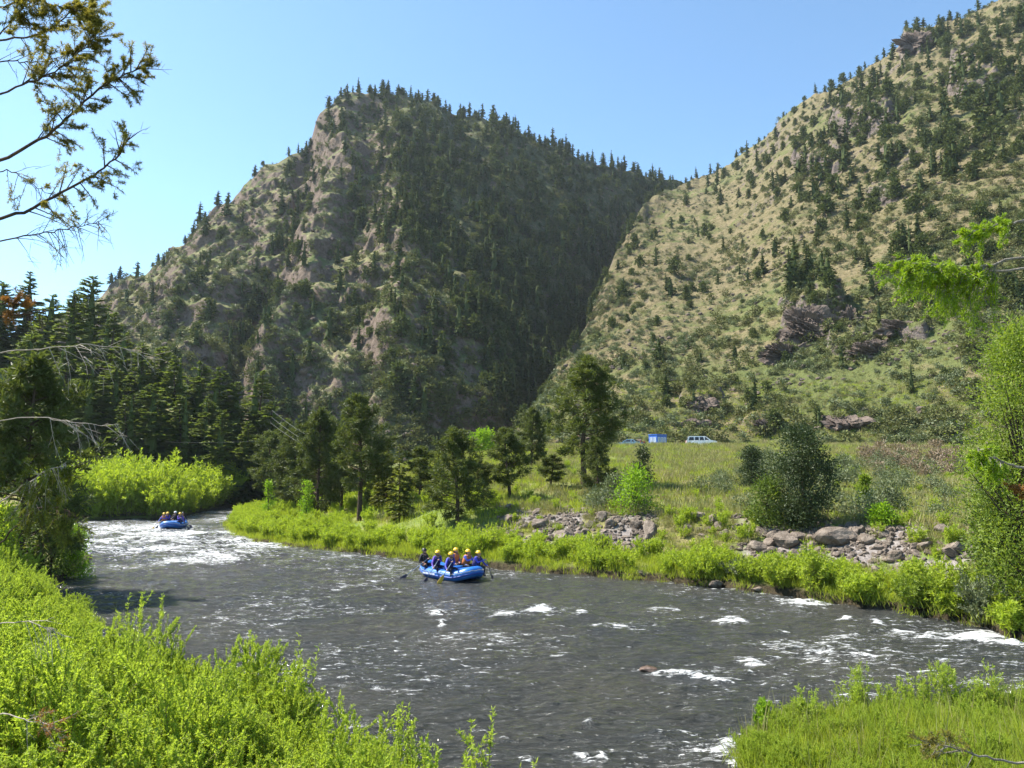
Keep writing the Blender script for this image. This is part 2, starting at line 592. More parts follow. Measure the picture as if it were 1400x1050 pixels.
def build_ground():
    us = np.concatenate([np.linspace(-3.2, -1.0, 30)[:-1], np.linspace(-1.0, 1.0, 620), np.linspace(1.0, 3.2, 30)[1:]])
    Ys = np.concatenate([np.linspace(-24, 4, 16)[:-1], 4 * (210 / 4.) ** np.linspace(0, 1, 560)])
    U, YY = np.meshgrid(us, Ys)
    wid = np.where(YY < 12, 12.0, YY)                  # near and behind the camera the sheet keeps its width
    X = U * wid
    Z, mud, rock = valley(X, YY, True)
    V = np.stack([X, YY, Z], -1).reshape(-1, 3)
    me = raw_mesh('valley_ground', V, [(grid_faces(len(Ys), len(us)), 0)], [ground_mat()], True, {'mud': mud.ravel(), 'rock': rock.ravel()})
    tag(obj('ground', me), kind='structure')
build_ground()

# a plain far sheet reaching the horizon, below the valley
def far_ground():
    mb = MB()
    q = [(-3000, -1500), (3000, -1500), (3000, 4500), (-3000, 4500)]
    mb.add([(x, y, -9.0) for x, y in q], [[0, 1, 2, 3]])
    tag(obj('terrain', mb.mesh('terrain', [solid_mat('far_soil', (.14, .15, .07), (.2, .17, .1), .05, .95, coord='pos')])), kind='structure')
far_ground()

# ------------------------------------------------------------------ the two mountains: foot and crest lines, then relief
def smooth_interp(u, cu, cv):
    k = np.argsort(cu)
    cu, cv = np.asarray(cu)[k], np.asarray(cv)[k]
    return np.interp(u, cu, cv)

def line(u, P, X, Y):
    return seg_dist(X, Y, P)[0]

def mountain(ridge, foot, u0, u1, nu, ntt, relief, power, rough_id):
    """ridge: (px, py, depth); foot: (px, depth, height). Returns the grid of points and its pixel positions"""
    ru, rv, rY = [], [], []
    for px, py, Y in ridge:
        u, v = ray(px, py)
        ru.append(float(u)); rv.append(float(v)); rY.append(Y)
    fu = [float(ray(px, 600)[0]) for px, _, _ in foot]
    u = np.linspace(u0, u1, nu)
    vr, Yr = smooth_interp(u, ru, rv), smooth_interp(u, ru, rY)
    Yf, zf = smooth_interp(u, fu, [f[1] for f in foot]), smooth_interp(u, fu, [f[2] for f in foot])
    def pad(a, k=61):
        ker = np.hanning(2 * k + 1); ker /= ker.sum()
        return np.convolve(np.pad(a, k, 'reflect', reflect_type='odd'), ker, 'valid')
    Yf, zf, Yr = pad(Yf), pad(zf), pad(Yr)
    v_soft, vr = pad(vr, 70), pad(vr, 4) + .022 * (fbm(u * 26, u * 0 + rough_id, 301 + rough_id, 5, .6) - .5)
    t = np.concatenate([np.linspace(-.06, 1.0, ntt), np.linspace(1.0, 1.8, ntt // 5)[1:]])[:, None]
    tc = np.clip(t, 0, 1)
    Y = Yf + (Yr - Yf) * t
    zr = EYE + Yr * (v_soft + (vr - v_soft) * tc ** 5)
    Z = zf + (zr - zf) * tc ** power - 40 * np.clip(-t, 0, 1) - 0.55 * (Yr - Yf) * np.clip(t - 1, 0, 1) * 1.1
    X = u * Y
    px, py = project(X, Y, Z)
    fade = sstep(0, .06, t) * (1 - .75 * sstep(.93, 1.0, t))
    Z = Z + relief(X, Y, px, py, t) * fade
    px, py = project(X, Y, Z)
    return X, Y, Z, px, py, t * np.ones_like(X)

RIDGE_A = [(-300, 560, 260), (0, 470, 300), (80, 425, 320), (130, 403, 330), (160, 385, 340), (210, 364, 350), (250, 338, 360), (285, 302, 368), (330, 258, 378), (360, 232, 385), (395, 207, 392), (422, 190, 398), (430, 167, 405), (437, 150, 408), (465, 135, 415), (500, 128, 425), (560, 133, 435), (620, 150, 448), (700, 176, 470), (780, 208, 495), (860, 236, 525), (910, 250, 550), (960, 254, 575), (1050, 244, 620), (1250, 244, 690)]
FOOT_A = [(-300, 150, 12), (130, 165, 10), (400, 195, 6), (560, 190, 7), (700, 212, 9), (800, 300, 30), (900, 400, 70), (1000, 480, 100), (1250, 560, 120)]
RIDGE_B = [(660, 640, 140), (690, 614, 152), (720, 598, 168), (745, 540, 190), (765, 490, 215), (800, 445, 250), (840, 352, 330), (880, 278, 430), (930, 250, 540), (960, 244, 545), (1000, 224, 530), (1040, 193, 500), (1100, 136, 460), (1150, 110, 440), (1200, 84, 425), (1228, 62, 415), (1236, 44, 410), (1275, 40, 405), (1290, 36, 402), (1320, 22, 398), (1400, -20, 385), (1600, -110, 380), (2000, -200, 380)]
FOOT_B = [(660, 130, 8), (750, 126, 8.2), (850, 124, 7.8), (1000, 124, 7.7), (1200, 120, 8.6), (1400, 106, 9.0), (2000, 100, 9.0)]

GUL_A = [([(425, 195), (415, 260), (395, 340), (345, 430), (320, 520)], 15, 30), ([(500, 150), (510, 230), (480, 300), (450, 340)], 9, 26), ([(575, 230), (610, 310), (690, 400), (735, 480)], 11, 26),
         ([(620, 180), (700, 270), (780, 360), (800, 430)], 9, 26), ([(470, 440), (500, 520), (480, 570)], 7, 20)]
SPUR_A = [([(300, 300), (280, 345), (235, 420), (205, 480)], 9, 24), ([(470, 215), (450, 290), (395, 395), (365, 480), (360, 540)], 13, 26), ([(530, 260), (565, 350), (545, 400), (530, 480), (585, 570)], 11, 24),
          ([(530, 310), (600, 345), (680, 395), (745, 475)], 7, 11), ([(600, 195), (640, 215), (700, 250), (760, 330)], 6, 14), ([(560, 470), (600, 540), (640, 590)], 8, 20)]

def feature(px, py, feats, sgn):
    r = 0
    for P, h, wd in feats:
        d = seg_dist(px, py, P)[0]
        r = r + sgn * h * np.exp(-(d / wd) ** 2 * 1.2)
    return r

def relief_a(X, Y, px, py, t):
    wx, wy = 14 * (fbm(X / 40, Y / 40, 31) - .5), 14 * (fbm(X / 40, Y / 40, 32) - .5)
    jx, jy = px + 30 * (fbm(X / 25, Y / 25, 33) - .5), py + 30 * (fbm(X / 25, Y / 25, 34) - .5)
    r = .85 * feature(jx, jy, GUL_A, -1) + .7 * feature(jx, jy, SPUR_A, 1)
    crag = 1 - .55 * sstep(0, 110, px - np.interp(py, [100, 200, 330, 430, 600], [520, 530, 545, 640, 680]))                     # the wooded flank is smoother than the rocky face
    r = r + 15 * (ridged((X + wx) / 62, (Y + wy) / 62, 41, 3) - .6)
    r = r + (.35 + .65 * crag) * 13.0 * (ridged((X + wx + .5 * Y) / 26, (Y + wy) / 34, 44, 3) - .6)
    r = r + crag * 5.0 * (ridged((X + wx * .4 - .3 * Y) / 10, (Y + wy * .4) / 12, 47, 3) - .6)
    r = r + (.3 + .7 * crag) * 3.0 * (ridged(X / 4.2, Y / 4.2, 52, 3) - .6)
    st = 13.0
    zz = (r + 400 + .9 * Y) / st + 1.2 * (fbm(X / 30, Y / 30, 55) - .5)     # ledges: treads and risers
    led = (zz - np.floor(zz))
    r = r + crag * st * .55 * (sstep(.55, .95, led) - led) * sstep(.35, .6, fbm(X / 45, Y / 45, 56))
    return r

def relief_b(X, Y, px, py, t):
    wx, wy = 10 * (fbm(X / 30, Y / 30, 61) - .5), 10 * (fbm(X / 30, Y / 30, 62) - .5)
    up = sstep(.15, .6, t)
    r = 9 * up * (ridged((X + wx) / 70, (Y + wy) / 60, 63, 3) - .6)
    rough = .25 + .75 * sstep(.45, .62, fbm(X / 28, Y / 28, 66)) * (.4 + .6 * up)
    r = r + rough * 4.5 * (ridged((X + wx * .5) / 14, (Y + wy * .5) / 14, 67, 3) - .6)
    r = r + rough * 1.8 * (ridged(X / 4.5, Y / 4.5, 71, 3) - .6)
    r = r + .9 * (ridged(X / 2.4, Y / 2.4, 74, 3) - .6)
    r = r + 5 * up * (ridged((X + wx) / 26, (Y + wy) / 26, 76, 3) - .6)
    for (cx, cy, a, b, h) in ((1110, 430, 50, 32, 6), (1240, 455, 40, 16, 2.6), (1165, 470, 45, 18, 2.6), (1155, 572, 42, 15, 2.6), (1040, 580, 34, 14, 1.8), (960, 548, 34, 14, 2.2), (1250, 50, 30, 22, 8), (1180, 170, 50, 25, 8), (1205, 262, 24, 14, 4), (1120, 225, 40, 20, 6), (1330, 110, 40, 30, 7)):
        q = ((px - cx) / a) ** 2 + ((py - cy) / b) ** 2
        q = q * (1 + 1.3 * (fbm(X / 6, Y / 6, 77) - .5))
        r = r + h * (1 - sstep(.45, .85, q)) * (.55 + .9 * ridged(X / 5, Y / 5, 79, 3))
    return r

MA = mountain(RIDGE_A, FOOT_A, -1.05, 0.62, 900, 520, relief_a, 1.0, 1)
MBG = mountain(RIDGE_B, FOOT_B, -0.05, 1.15, 900, 560, relief_b, 1.1, 2)
mat_a = hill_mat('rocky_slope', (.105, .077, .058), (.20, .152, .118), (.225, .20, .10), (.15, .155, .068), (.115, .145, .045), 0.53, (.48, .72))
mat_b = hill_mat('grassy_slope', (.10, .080, .070), (.185, .150, .13), (.192, .155, .086), (.132, .116, .057), (.105, .120, .040), 0.56, (.42, .64), (10, 75))
for G, nm, mt in ((MA, 'mountain', mat_a), (MBG, 'hillside', mat_b)):
    X, Y, Z = G[:3]
    V = np.stack([X, Y, Z], -1).reshape(-1, 3)
    # forest floor under the wooded flank of the rocky mountain
    wood = sstep(0, 90, G[3] + 80 * (fbm(X / 20, Y / 20, 84) - .5) - np.interp(G[4], [100, 200, 330, 430, 600], [500, 520, 540, 630, 670])) * .9 if nm == 'mountain' else 0 * X
    tag(obj(nm, raw_mesh(nm, V, [(grid_faces(*X.shape), 0)], [mt], True, {'wood': wood.ravel()})), kind='structure')

# ------------------------------------------------------------------ river water with standing waves and foam
FOAM = [(150, 722, 60, 10, .9), (215, 724, 90, 14, 1.0), (180, 742, 60, 10, .9), (255, 752, 60, 10, 1.0), (300, 764, 50, 9, 1.0), (240, 768, 90, 8, .9), (350, 756, 60, 12, .8), (420, 762, 60, 12, .65), (470, 778, 70, 12, .45),
        (300, 706, 50, 7, .7), (380, 775, 40, 10, .7), (140, 745, 40, 8, .5), (330, 738, 60, 10, .7),
        (740, 834, 22, 4.5, .95), (605, 838, 12, 5, .9), (690, 841, 18, 4, .9), (605, 851, 10, 3, .8), (795, 841, 14, 4, .9), (1003, 851, 24, 5, 1.0), (900, 835, 26, 4, .8), (1100, 825, 40, 3.5, 1.0),
        (930, 921, 34, 4.5, 1.25), (962, 925, 40, 3, .9), (1030, 905, 26, 5, .9), (1160, 845, 9, 4, 1.1), (1210, 853, 9, 4, 1.1), (1335, 868, 38, 6, 1.2), (1385, 880, 30, 5, 1.2), (1270, 965, 90, 5, 1.1), (1350, 967, 60, 4.5, 1.1), (1390, 945, 26, 5, .9),
        (1180, 955, 50, 4, .9), (1000, 1020, 20, 12, .8), (980, 1030, 30, 10, .7), (1010, 1045, 20, 8, .9), (757, 962, 9, 4, .8), (806, 987, 8, 4, .8), (800, 1032, 16, 4, .8), (825, 1032, 8, 4, .8), (690, 1008, 12, 5, .7), (715, 1040, 14, 8, .8),
        (655, 1000, 14, 6, .6), (900, 1003, 14, 3, .7), (640, 955, 20, 5, .5), (1070, 862, 20, 3, .7), (1150, 872, 22, 3, .7), (1235, 866, 16, 3, .8), (1275, 868, 16, 3, .8), (1110, 902, 24, 3, .6), (1330, 935, 24, 4, .7), (1190, 895, 24, 3, .7),
        (525, 805, 60, 6, .4), (820, 855, 70, 8, .35), (640, 870, 90, 10, .3), (1100, 885, 120, 14, .4)]

def water_z(X, Y):
    px, py = project(X, Y, np.zeros_like(X))
    rap = np.exp(-((px - 250) / 210) ** 2) * np.exp(-((py - 740) / 34) ** 2)
    c, s = math.cos(R(22)), math.sin(R(22))
    a, b = X * c + Y * s, -X * s + Y * c
    z = .10 * (fbm(a * .9, b * 1.6, 201, 4) - .5) * 2 + .06 * (ridged(a * .35, b * .8, 205, 3) - .6)
    z = z + rap * (.55 * (ridged(a * .22, b * .42, 209, 3) - .55) + .22 * (fbm(a * 1.3, b * 2, 211, 3) - .5))
    return z, rap

def build_water():
    us = np.linspace(-1.15, 1.15, 980)
    Ys = np.concatenate([np.linspace(-24, 8, 20)[:-1], 1 / np.linspace(1 / 8., 1 / 170., 760)])
    U, YY = np.meshgrid(us, Ys)
    X = U * np.where(YY < 14, 14.0, YY)
    z, rap = water_z(X, YY)
    px, py = project(X, YY, np.zeros_like(X))
    d, tg = shore(X, YY)
    foam = np.full(X.shape, .02) + .30 * sstep(.36, .66, fbm(X * .22, YY * .34, 221, 4)) + 0.05 * sstep(20, 60, YY)
    jx, jy = px + 34 * (fbm(X * 1.1, YY * 1.1, 223, 4) - .5), py + 10 * (fbm(X * 1.1, YY * 1.1, 224, 4) - .5)
    bump = np.zeros_like(X)
    for cx, cy, a, b, s in FOAM:
        q = ((jx - cx) / a) ** 2 + ((jy - cy - (jx - cx) * .06) / b) ** 2
        m = np.exp(-q * 1.1)
        bump = np.maximum(bump, s * m)
        z = z + np.where(cy > 800, .07 * s * np.exp(-q * 1.5), .12 * s * np.exp(-q * 1.5))
    foam = foam + np.where(py > 790, .78, .34) * bump + .30 * rap * (.15 + ridged(X * .3, YY * .5, 226, 3))
    foam = foam * (1 - .75 * np.exp(-((px - 230) / 150) ** 2 - ((py - 796) / 14) ** 2))
    foam = foam * (1 - .6 * np.exp(-((px - 780) / 150) ** 2 - ((py - 935) / 40) ** 2))
    keep = (d < 2.0) & (YY < 169)
    V = np.stack([X, YY, z], -1).reshape(-1, 3)
    Fq = grid_faces(*X.shape)
    Fq = Fq[keep.ravel()[Fq].any(1)]
    used = np.unique(Fq)
    re = np.full(len(V), -1)
    re[used] = np.arange(len(used))
    me = raw_mesh('river', V[used], [(re[Fq], 0)], [water_mat()], True, {'foam': np.clip(foam, 0, 1.6).ravel()[used]})
    tag(obj('river', me), kind='structure')
build_water()
# ------------------------------------------------------------------ plant materials
M = {}
M['bark'] = solid_mat('pine_bark', (.055, .042, .034), (.11, .075, .052), 6, .95, .1, bump=.8, bscale=18)
M['bark_grey'] = solid_mat('grey_bark', (.16, .14, .12), (.28, .25, .21), 14, .9, .15, bump=.5)
M['deadwood'] = solid_mat('bleached_wood', (.24, .20, .165), (.38, .33, .28), 20, .8, .2)
M['stem'] = solid_mat('willow_stem', (.13, .10, .05), (.2, .16, .08), 10, .8, .2)
M['pine'] = leaf_mat('pine_needles', (.05, .07, .018), (.14, .168, .038), (.08, .10, .028), .40)
M['pine_far'] = leaf_mat('hill_pine_needles', (.034, .052, .016), (.13, .150, .042), (.075, .098, .030), .22, .95)
M['fir'] = leaf_mat('fir_needles', (.085, .125, .028), (.20, .245, .05), (.11, .15, .036), .45)
M['juniper'] = leaf_mat('juniper_leaves', (.026, .045, .016), (.065, .088, .030), None, .2)
M['willow'] = leaf_mat('willow_leaves', (.30, .41, .045), (.44, .53, .085), (.34, .44, .065), .58, tcol=(1.0, 1.0, .5))
M['willow_far'] = leaf_mat('bank_willow_leaves', (.27, .38, .035), (.41, .49, .065), (.32, .40, .05), .55, tcol=(1.0, 1.0, .4))
M['lime'] = leaf_mat('lime_leaves', (.17, .30, .015), (.26, .40, .03), None, .5, tcol=(1, 1, .35))
M['sage'] = leaf_mat('sage_leaves', (.085, .11, .05), (.17, .19, .10), (.12, .15, .06), .2)
M['scrub'] = leaf_mat('dark_scrub_leaves', (.075, .090, .030), (.15, .165, .055), (.115, .115, .045), .2, .9)
M['russet'] = leaf_mat('russet_scrub', (.17, .125, .085), (.25, .19, .125), None, .2)
M['green'] = leaf_mat('river_tree_leaves', (.10, .17, .022), (.26, .33, .045), None, .5, tcol=(1, 1, .4))
M['grass'] = leaf_mat('grass_blades', (.22, .31, .025), (.37, .43, .06), (.31, .35, .06), .55, tcol=(1, 1, .4))
M['drygrass'] = leaf_mat('dry_grass_blades', (.25, .22, .10), (.34, .29, .14), (.17, .21, .06), .3)
M['firtip'] = leaf_mat('fresh_fir_needles', (.14, .24, .02), (.34, .46, .04), None, .5, tcol=(1, 1, .3))
M['firolive'] = leaf_mat('olive_fir_needles', (.15, .16, .04), (.31, .28, .075), None, .6, tcol=(1, .9, .4))
M['firdead'] = leaf_mat('orange_dead_needles', (.24, .115, .035), (.34, .19, .06), None, .4, tcol=(1, .8, .4))
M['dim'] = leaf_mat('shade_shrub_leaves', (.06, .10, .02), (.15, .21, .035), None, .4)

# ------------------------------------------------------------------ plants
def orbit(n, rng):
    return rng.random(n) * 2 * np.pi

def fir_mesh(seed, h, r, levels, per, ncards, clen, cw, droop=.25, bare=.06, shape=.85, gap=.15, ragged=.25, core=0):
    """trunk MB and crown MB of a layered conifer"""
    rng = np.random.default_rng(seed)
    tr, cr = MB(), MB()
    k = 7
    zt = np.linspace(0, h, k)
    lean = np.cumsum(rng.normal(0, .008 * h, (k, 2)), 0) * np.linspace(0, 1, k)[:, None]
    tr.tube(np.column_stack([lean, zt]), np.linspace(h * .016 + .02, .012, k), 6)
    zs, az, ln = [], [], []
    for i in range(levels):
        f = bare + (1 - bare) * (i + rng.random() * .6) / levels
        if rng.random() < gap * .5:
            continue
        for j in range(max(2, int(per * (1 - .4 * f)))):
            zs.append(min(f + rng.normal(0, .012), .985)); az.append(rng.random() * 6.283)
            prof = (1 - f) ** shape * (.55 + .45 * min(1, (f - bare) / .12 + .35))
            ln.append(r * prof * (1 - ragged + 2 * ragged * rng.random()) + r * .05)
    zs, az, ln = np.array(zs), np.array(az), np.array(ln)
    n = len(zs)
    cards = np.maximum(2, (ncards * (.35 + .65 * ln / r)).astype(int))
    bi = np.repeat(np.arange(n), cards)
    m = len(bi)
    s = .12 + .88 * rng.random(m) ** .75
    eb = droop * (zs * 2.2 - 1.1) + rng.normal(0, .13, n)
    el = eb[bi]                       # lower branches sag, upper ones rise
    dirx = np.stack([np.cos(az[bi]) * np.cos(el), np.sin(az[bi]) * np.cos(el), np.sin(el)], 1)
    P = np.column_stack([np.zeros((m, 2)), zs[bi] * h]) + dirx * (s * ln[bi])[:, None]
    P[:, 2] -= .10 * ln[bi] * s ** 2
    P[:, :2] += np.column_stack([np.interp(zs[bi] * h, zt, lean[:, q]) for q in (0, 1)])
    sa = rng.normal(0, .75, m)
    D = np.stack([np.cos(az[bi] + sa) * np.cos(el), np.sin(az[bi] + sa) * np.cos(el), np.sin(el) + rng.normal(-.12, .22, m)], 1)
    tint = np.clip(.25 + .5 * s * rng.random(m) + .25 * rng.random(n)[bi], 0, 1)
    side = np.stack([rng.normal(0, .5, m), rng.normal(0, .5, m), np.ones(m)], 1)
    small = (.4 + .6 * np.minimum(1, ln / (r * .7)))[bi]
    cr.leaves(P - D * (clen * .3 * small)[:, None], D, small * clen * (.6 + .8 * rng.random(m)), small * cw * (.6 + .8 * rng.random(m)), rng, 0, tint, side)
    if core:                                                # dense inner foliage
        nz_, na = 7, 8
        zz = np.linspace(bare, 1.0, nz_)
        rad = core * r * (1 - zz) ** shape * (1 + rng.normal(0, .16, (na, nz_))) + .02
        th = np.arange(na) * 2 * np.pi / na
        Vc = np.stack([(rad.T * np.cos(th)), (rad.T * np.sin(th)), np.repeat(zz[:, None] * h, na, 1) + rng.normal(0, .02 * h, (nz_, na)) * (zz[:, None] < .99)], -1).reshape(-1, 3)
        i_, j_ = np.arange(nz_ - 1)[:, None] * na, np.arange(na)[None]
        cr.add(Vc, np.stack([i_ + j_, i_ + (j_ + 1) % na, i_ + na + (j_ + 1) % na, i_ + na + j_], -1).reshape(-1, 4), 0, .2)
    # leader
    cr.leaves(np.column_stack([lean[-1] + rng.normal(0, .02, (6, 2)), np.full(6, h * .97)]), np.array([[0, 0, 1.]]) + rng.normal(0, .25, (6, 3)), clen * .5, cw * .4, rng, 0, .6)
    if h > 5 and ncards > 10:                                # limbs that show between the sprays
        for q in range(0, n, 2):
            tt = np.linspace(0, 1, 4)
            ax = np.array([math.cos(az[q]), math.sin(az[q]), math.sin(droop * (zs[q] * 2.2 - 1.1))])
            pts = np.array([0, 0, zs[q] * h]) + ax * (tt * ln[q] * .85)[:, None]
            pts[:, 2] -= .10 * ln[q] * tt ** 2
            tr.tube(pts, np.linspace(.012 + .01 * ln[q], .005, 4), 3, cap=False)
    return tr, cr

def pine_mesh(seed, h, r, base=.2, limbs=46, tufts=9, nn=16, nl=.26, nw=.05, trunk=.02, top=.75, fork=False):
    """open crowned pine: limbs that end in round tufts of needles"""
    rng = np.random.default_rng(seed)
    tr, cr = MB(), MB()
    k = 9
    zt = np.linspace(0, h * .97, k)
    lean = np.cumsum(rng.normal(0, .012 * h, (k, 2)), 0) * np.linspace(0, 1, k)[:, None]
    tr.tube(np.column_stack([lean, zt]), h * trunk * np.linspace(1, .12, k) ** .8, 8)
    TP, TD = [], []
    for i in range(limbs):
        f = base + (1 - base) * ((i + rng.random()) / limbs) ** .9
        prof = np.interp(f, [0, base, base + .18, top, 1.0], [.5, .5, 1.0, .72, .16])
        ln = r * prof * (.6 + .55 * rng.random())
        a = rng.random() * 6.283
        el = np.interp(f, [0, .5, 1], [-.08, .2, .75]) + rng.normal(0, .14)
        c0 = np.array([np.interp(f * h, zt, lean[:, 0]), np.interp(f * h, zt, lean[:, 1]), f * h])
        tt = np.linspace(0, 1, 6)[:, None]
        d = np.array([math.cos(a) * math.cos(el), math.sin(a) * math.cos(el), math.sin(el)])
        pts = c0 + d * tt * ln + np.array([0, 0, 1.0]) * (.16 * ln * tt ** 2) + np.cumsum(rng.normal(0, .022 * ln, (6, 3)), 0) * tt
        tr.tube(pts, np.linspace(.014 + .013 * ln, .007, 6), 4, cap=False)
        nt_ = max(3, int(tufts * (.4 + .6 * ln / r)))
        for q in range(nt_):
            s = .3 + .7 * (q + rng.random()) / nt_
            b = np.array([np.interp(s * 5, range(6), pts[:, e]) for e in range(3)])
            sd = d * .55 + rng.normal(0, .55, 3) + np.array([0, 0, .3])
            sd /= np.linalg.norm(sd)
            e = b + sd * ln * .26 * (1.15 - s * .7) * (.5 + rng.random())
            tr.tube([b, (b + e) / 2 + rng.normal(0, .02, 3), e], [.009, .007, .005], 3, cap=False)
            TP.append(e); TD.append(sd)
    for q in range(5):
        TP.append(np.array([lean[-1, 0], lean[-1, 1], h * .97]) + rng.normal(0, .1, 3)); TD.append(np.array([0, 0, 1.]))
    TP, TD = np.array(TP), np.array(TD)
    m = len(TP)
    ti = np.repeat(np.arange(m), nn)
    D = rng.normal(size=(m * nn, 3))
    D /= np.linalg.norm(D, axis=1)[:, None]
    D = D + TD[ti] * .75
    P = TP[ti] + rng.normal(0, nl * .28, (m * nn, 3))
    tint = np.clip(.15 + .45 * rng.random(m)[ti] + .4 * rng.random(m * nn), 0, 1)
    cr.leaves(P, D, nl * (.6 + .7 * rng.random(m * nn)), nw * (.7 + .6 * rng.random(m * nn)), rng, 0, tint)
    return tr, cr

def bush_mesh(seed, h, r, clumps, nleaf, ll, lw, trunk=.05, shape='oval', spread=.45):
    """dense rounded bush or small tree: leaf clumps through an uneven volume, on a branching stem"""
    rng = np.random.default_rng(seed)
    tr, cr = MB(), MB()
    Cc = []
    lob = rng.random(6) * 6.283
    while len(Cc) < clumps:
        z = rng.random()
        prof = {'oval': math.sin(math.pi * min(.97, .12 + .85 * z)) ** .7, 'cone': (1.05 - z) ** .75 * min(1, .45 + z * 4), 'dome': math.sqrt(max(0, 1 - z * z * .97))}[shape]
        a = rng.random() * 6.283
        rr = r * prof * (.72 + .28 * math.sin(2 * a + lob[0]) * math.sin(3 * z * 3 + lob[1]) + .16 * math.sin(5 * a + lob[2] + 6 * z)) * math.sqrt(.25 + .75 * rng.random())
        Cc.append((rr * math.cos(a), rr * math.sin(a), h * (.05 + .92 * z)))
    Cc = np.array(Cc)
    tr.tube([(0, 0, 0), (rng.normal(0, .03), rng.normal(0, .03), h * .3), (rng.normal(0, .06), rng.normal(0, .06), h * .8)], [trunk, trunk * .7, trunk * .15], 6)
    for c in Cc[::3]:
        b = np.array([0, 0, c[2] * .45])
        tr.tube([b, (b + c) / 2 + rng.normal(0, .04, 3), c], [trunk * .4, trunk * .22, trunk * .08], 3, cap=False)
    ci = np.repeat(np.arange(clumps), nleaf)
    n = len(ci)
    P = Cc[ci] + rng.normal(0, 1, (n, 3)) * np.array([1, 1, .75]) * r * spread * .42
    P[:, 2] = np.maximum(P[:, 2], .03)
    D = (P - Cc[ci]) * 1.4 / (r * spread) + rng.normal(0, .6, (n, 3)) + np.array([0, 0, .35])
    tint = np.clip(.1 + .5 * rng.random(clumps)[ci] + .4 * rng.random(n), 0, 1)
    cr.leaves(P, D, ll * (.6 + .8 * rng.random(n)), lw * (.7 + .6 * rng.random(n)), rng, 0, tint)
    return tr, cr

def willow_mesh(seed, h, r, nst, per, ll, lw, bare=.12, arch=.35, side=5):
    """many upright stems from one crown, with leafy side twigs; leaves in MB 2, stems in MB 1"""
    rng = np.random.default_rng(seed)
    st, lf = MB(), MB()
    LP, LD, LT = [], [], []
    for i in range(nst):
        a = rng.random() * 6.283
        sp = math.sqrt(rng.random()) * r
        hh = h * (.6 + .45 * rng.random()) * (1 - .25 * (sp / r) ** 2)
        b = np.array([math.cos(a), math.sin(a), 0]) * sp * .3
        e = np.array([math.cos(a), math.sin(a), 0]) * sp * (1 + .2 * rng.normal())
        t = np.linspace(0, 1, 6)[:, None]
        pts = b + (e - b) * (t ** 1.4) + np.array([0, 0, 1.]) * hh * (t - .12 * arch * t ** 3) + np.cumsum(rng.normal(0, .018 * h, (6, 3)), 0) * t
        st.tube(pts, np.linspace(.009 * (.6 + h * .4), .0025, 6), 3, cap=False)
        tn = rng.random()
        paths = [(pts, bare, 1.0, per)]
        for q in range(side):
            s = .2 + .7 * rng.random()
            p0 = np.array([np.interp(s * 5, range(6), pts[:, k]) for k in range(3)])
            d = rng.normal(0, .5, 3) + np.array([0, 0, .8])
            d /= np.linalg.norm(d)
            l = h * (.14 + .2 * rng.random()) * (1.1 - .5 * s)
            pp = p0 + d * np.linspace(0, 1, 4)[:, None] * l + np.array([0, 0, .1 * l]) * np.linspace(0, 1, 4)[:, None] ** 2
            st.tube(pp, np.linspace(.004, .0015, 4), 3, cap=False)
            paths.append((pp, .1, .5, max(4, int(per * .45))))
        for pts_, b0, _, cnt in paths:
            s = b0 + (1 - b0) * rng.random(cnt)
            k = len(pts_) - 1
            P = np.column_stack([np.interp(s * k, range(k + 1), pts_[:, q]) for q in range(3)])
            ax = pts_[-1] - pts_[0]
            ax /= np.linalg.norm(ax) + 1e-9
            D = rng.normal(0, .62, (cnt, 3)) + ax * .75
            LP.append(P); LD.append(D); LT.append(np.clip(.25 + .35 * tn + .5 * (rng.random(cnt) - .3), 0, 1))
    LP, LD, LT = np.concatenate(LP), np.concatenate(LD), np.concatenate(LT)
    n = len(LP)
    lf.leaves(LP, LD, ll * (.55 + .8 * rng.random(n)), lw * (.7 + .6 * rng.random(n)), rng, 0, LT)
    return st, lf

def joined(name, a, b, mats, *more):
    """two collections in one mesh, materials 0 and 1"""
    out = MB()
    for k, m in enumerate((a, b) + more):
        V, T = np.concatenate(m.V), np.concatenate(m.T)
        base = out.n
        out.V.append(V); out.T.append(T); out.n += len(V)
        out.Fs += [(f + base, k) for f, _ in m.Fs]
    return out.mesh(name, mats)

def tuft_mesh(seed, n, h, spread, w, mat, name='grass_tuft', lean=.35):
    rng = np.random.default_rng(seed)
    mb = MB()
    P = np.column_stack([rng.normal(0, spread, (n, 2)), np.zeros(n)])
    D = np.column_stack([rng.normal(0, lean, (n, 2)), np.ones(n)])
    mb.leaves(P, D, h * (.45 + .7 * rng.random(n)), w, rng, 0, np.clip(.2 + .7 * rng.random(n), 0, 1))
    return mb.mesh(name, [mat])

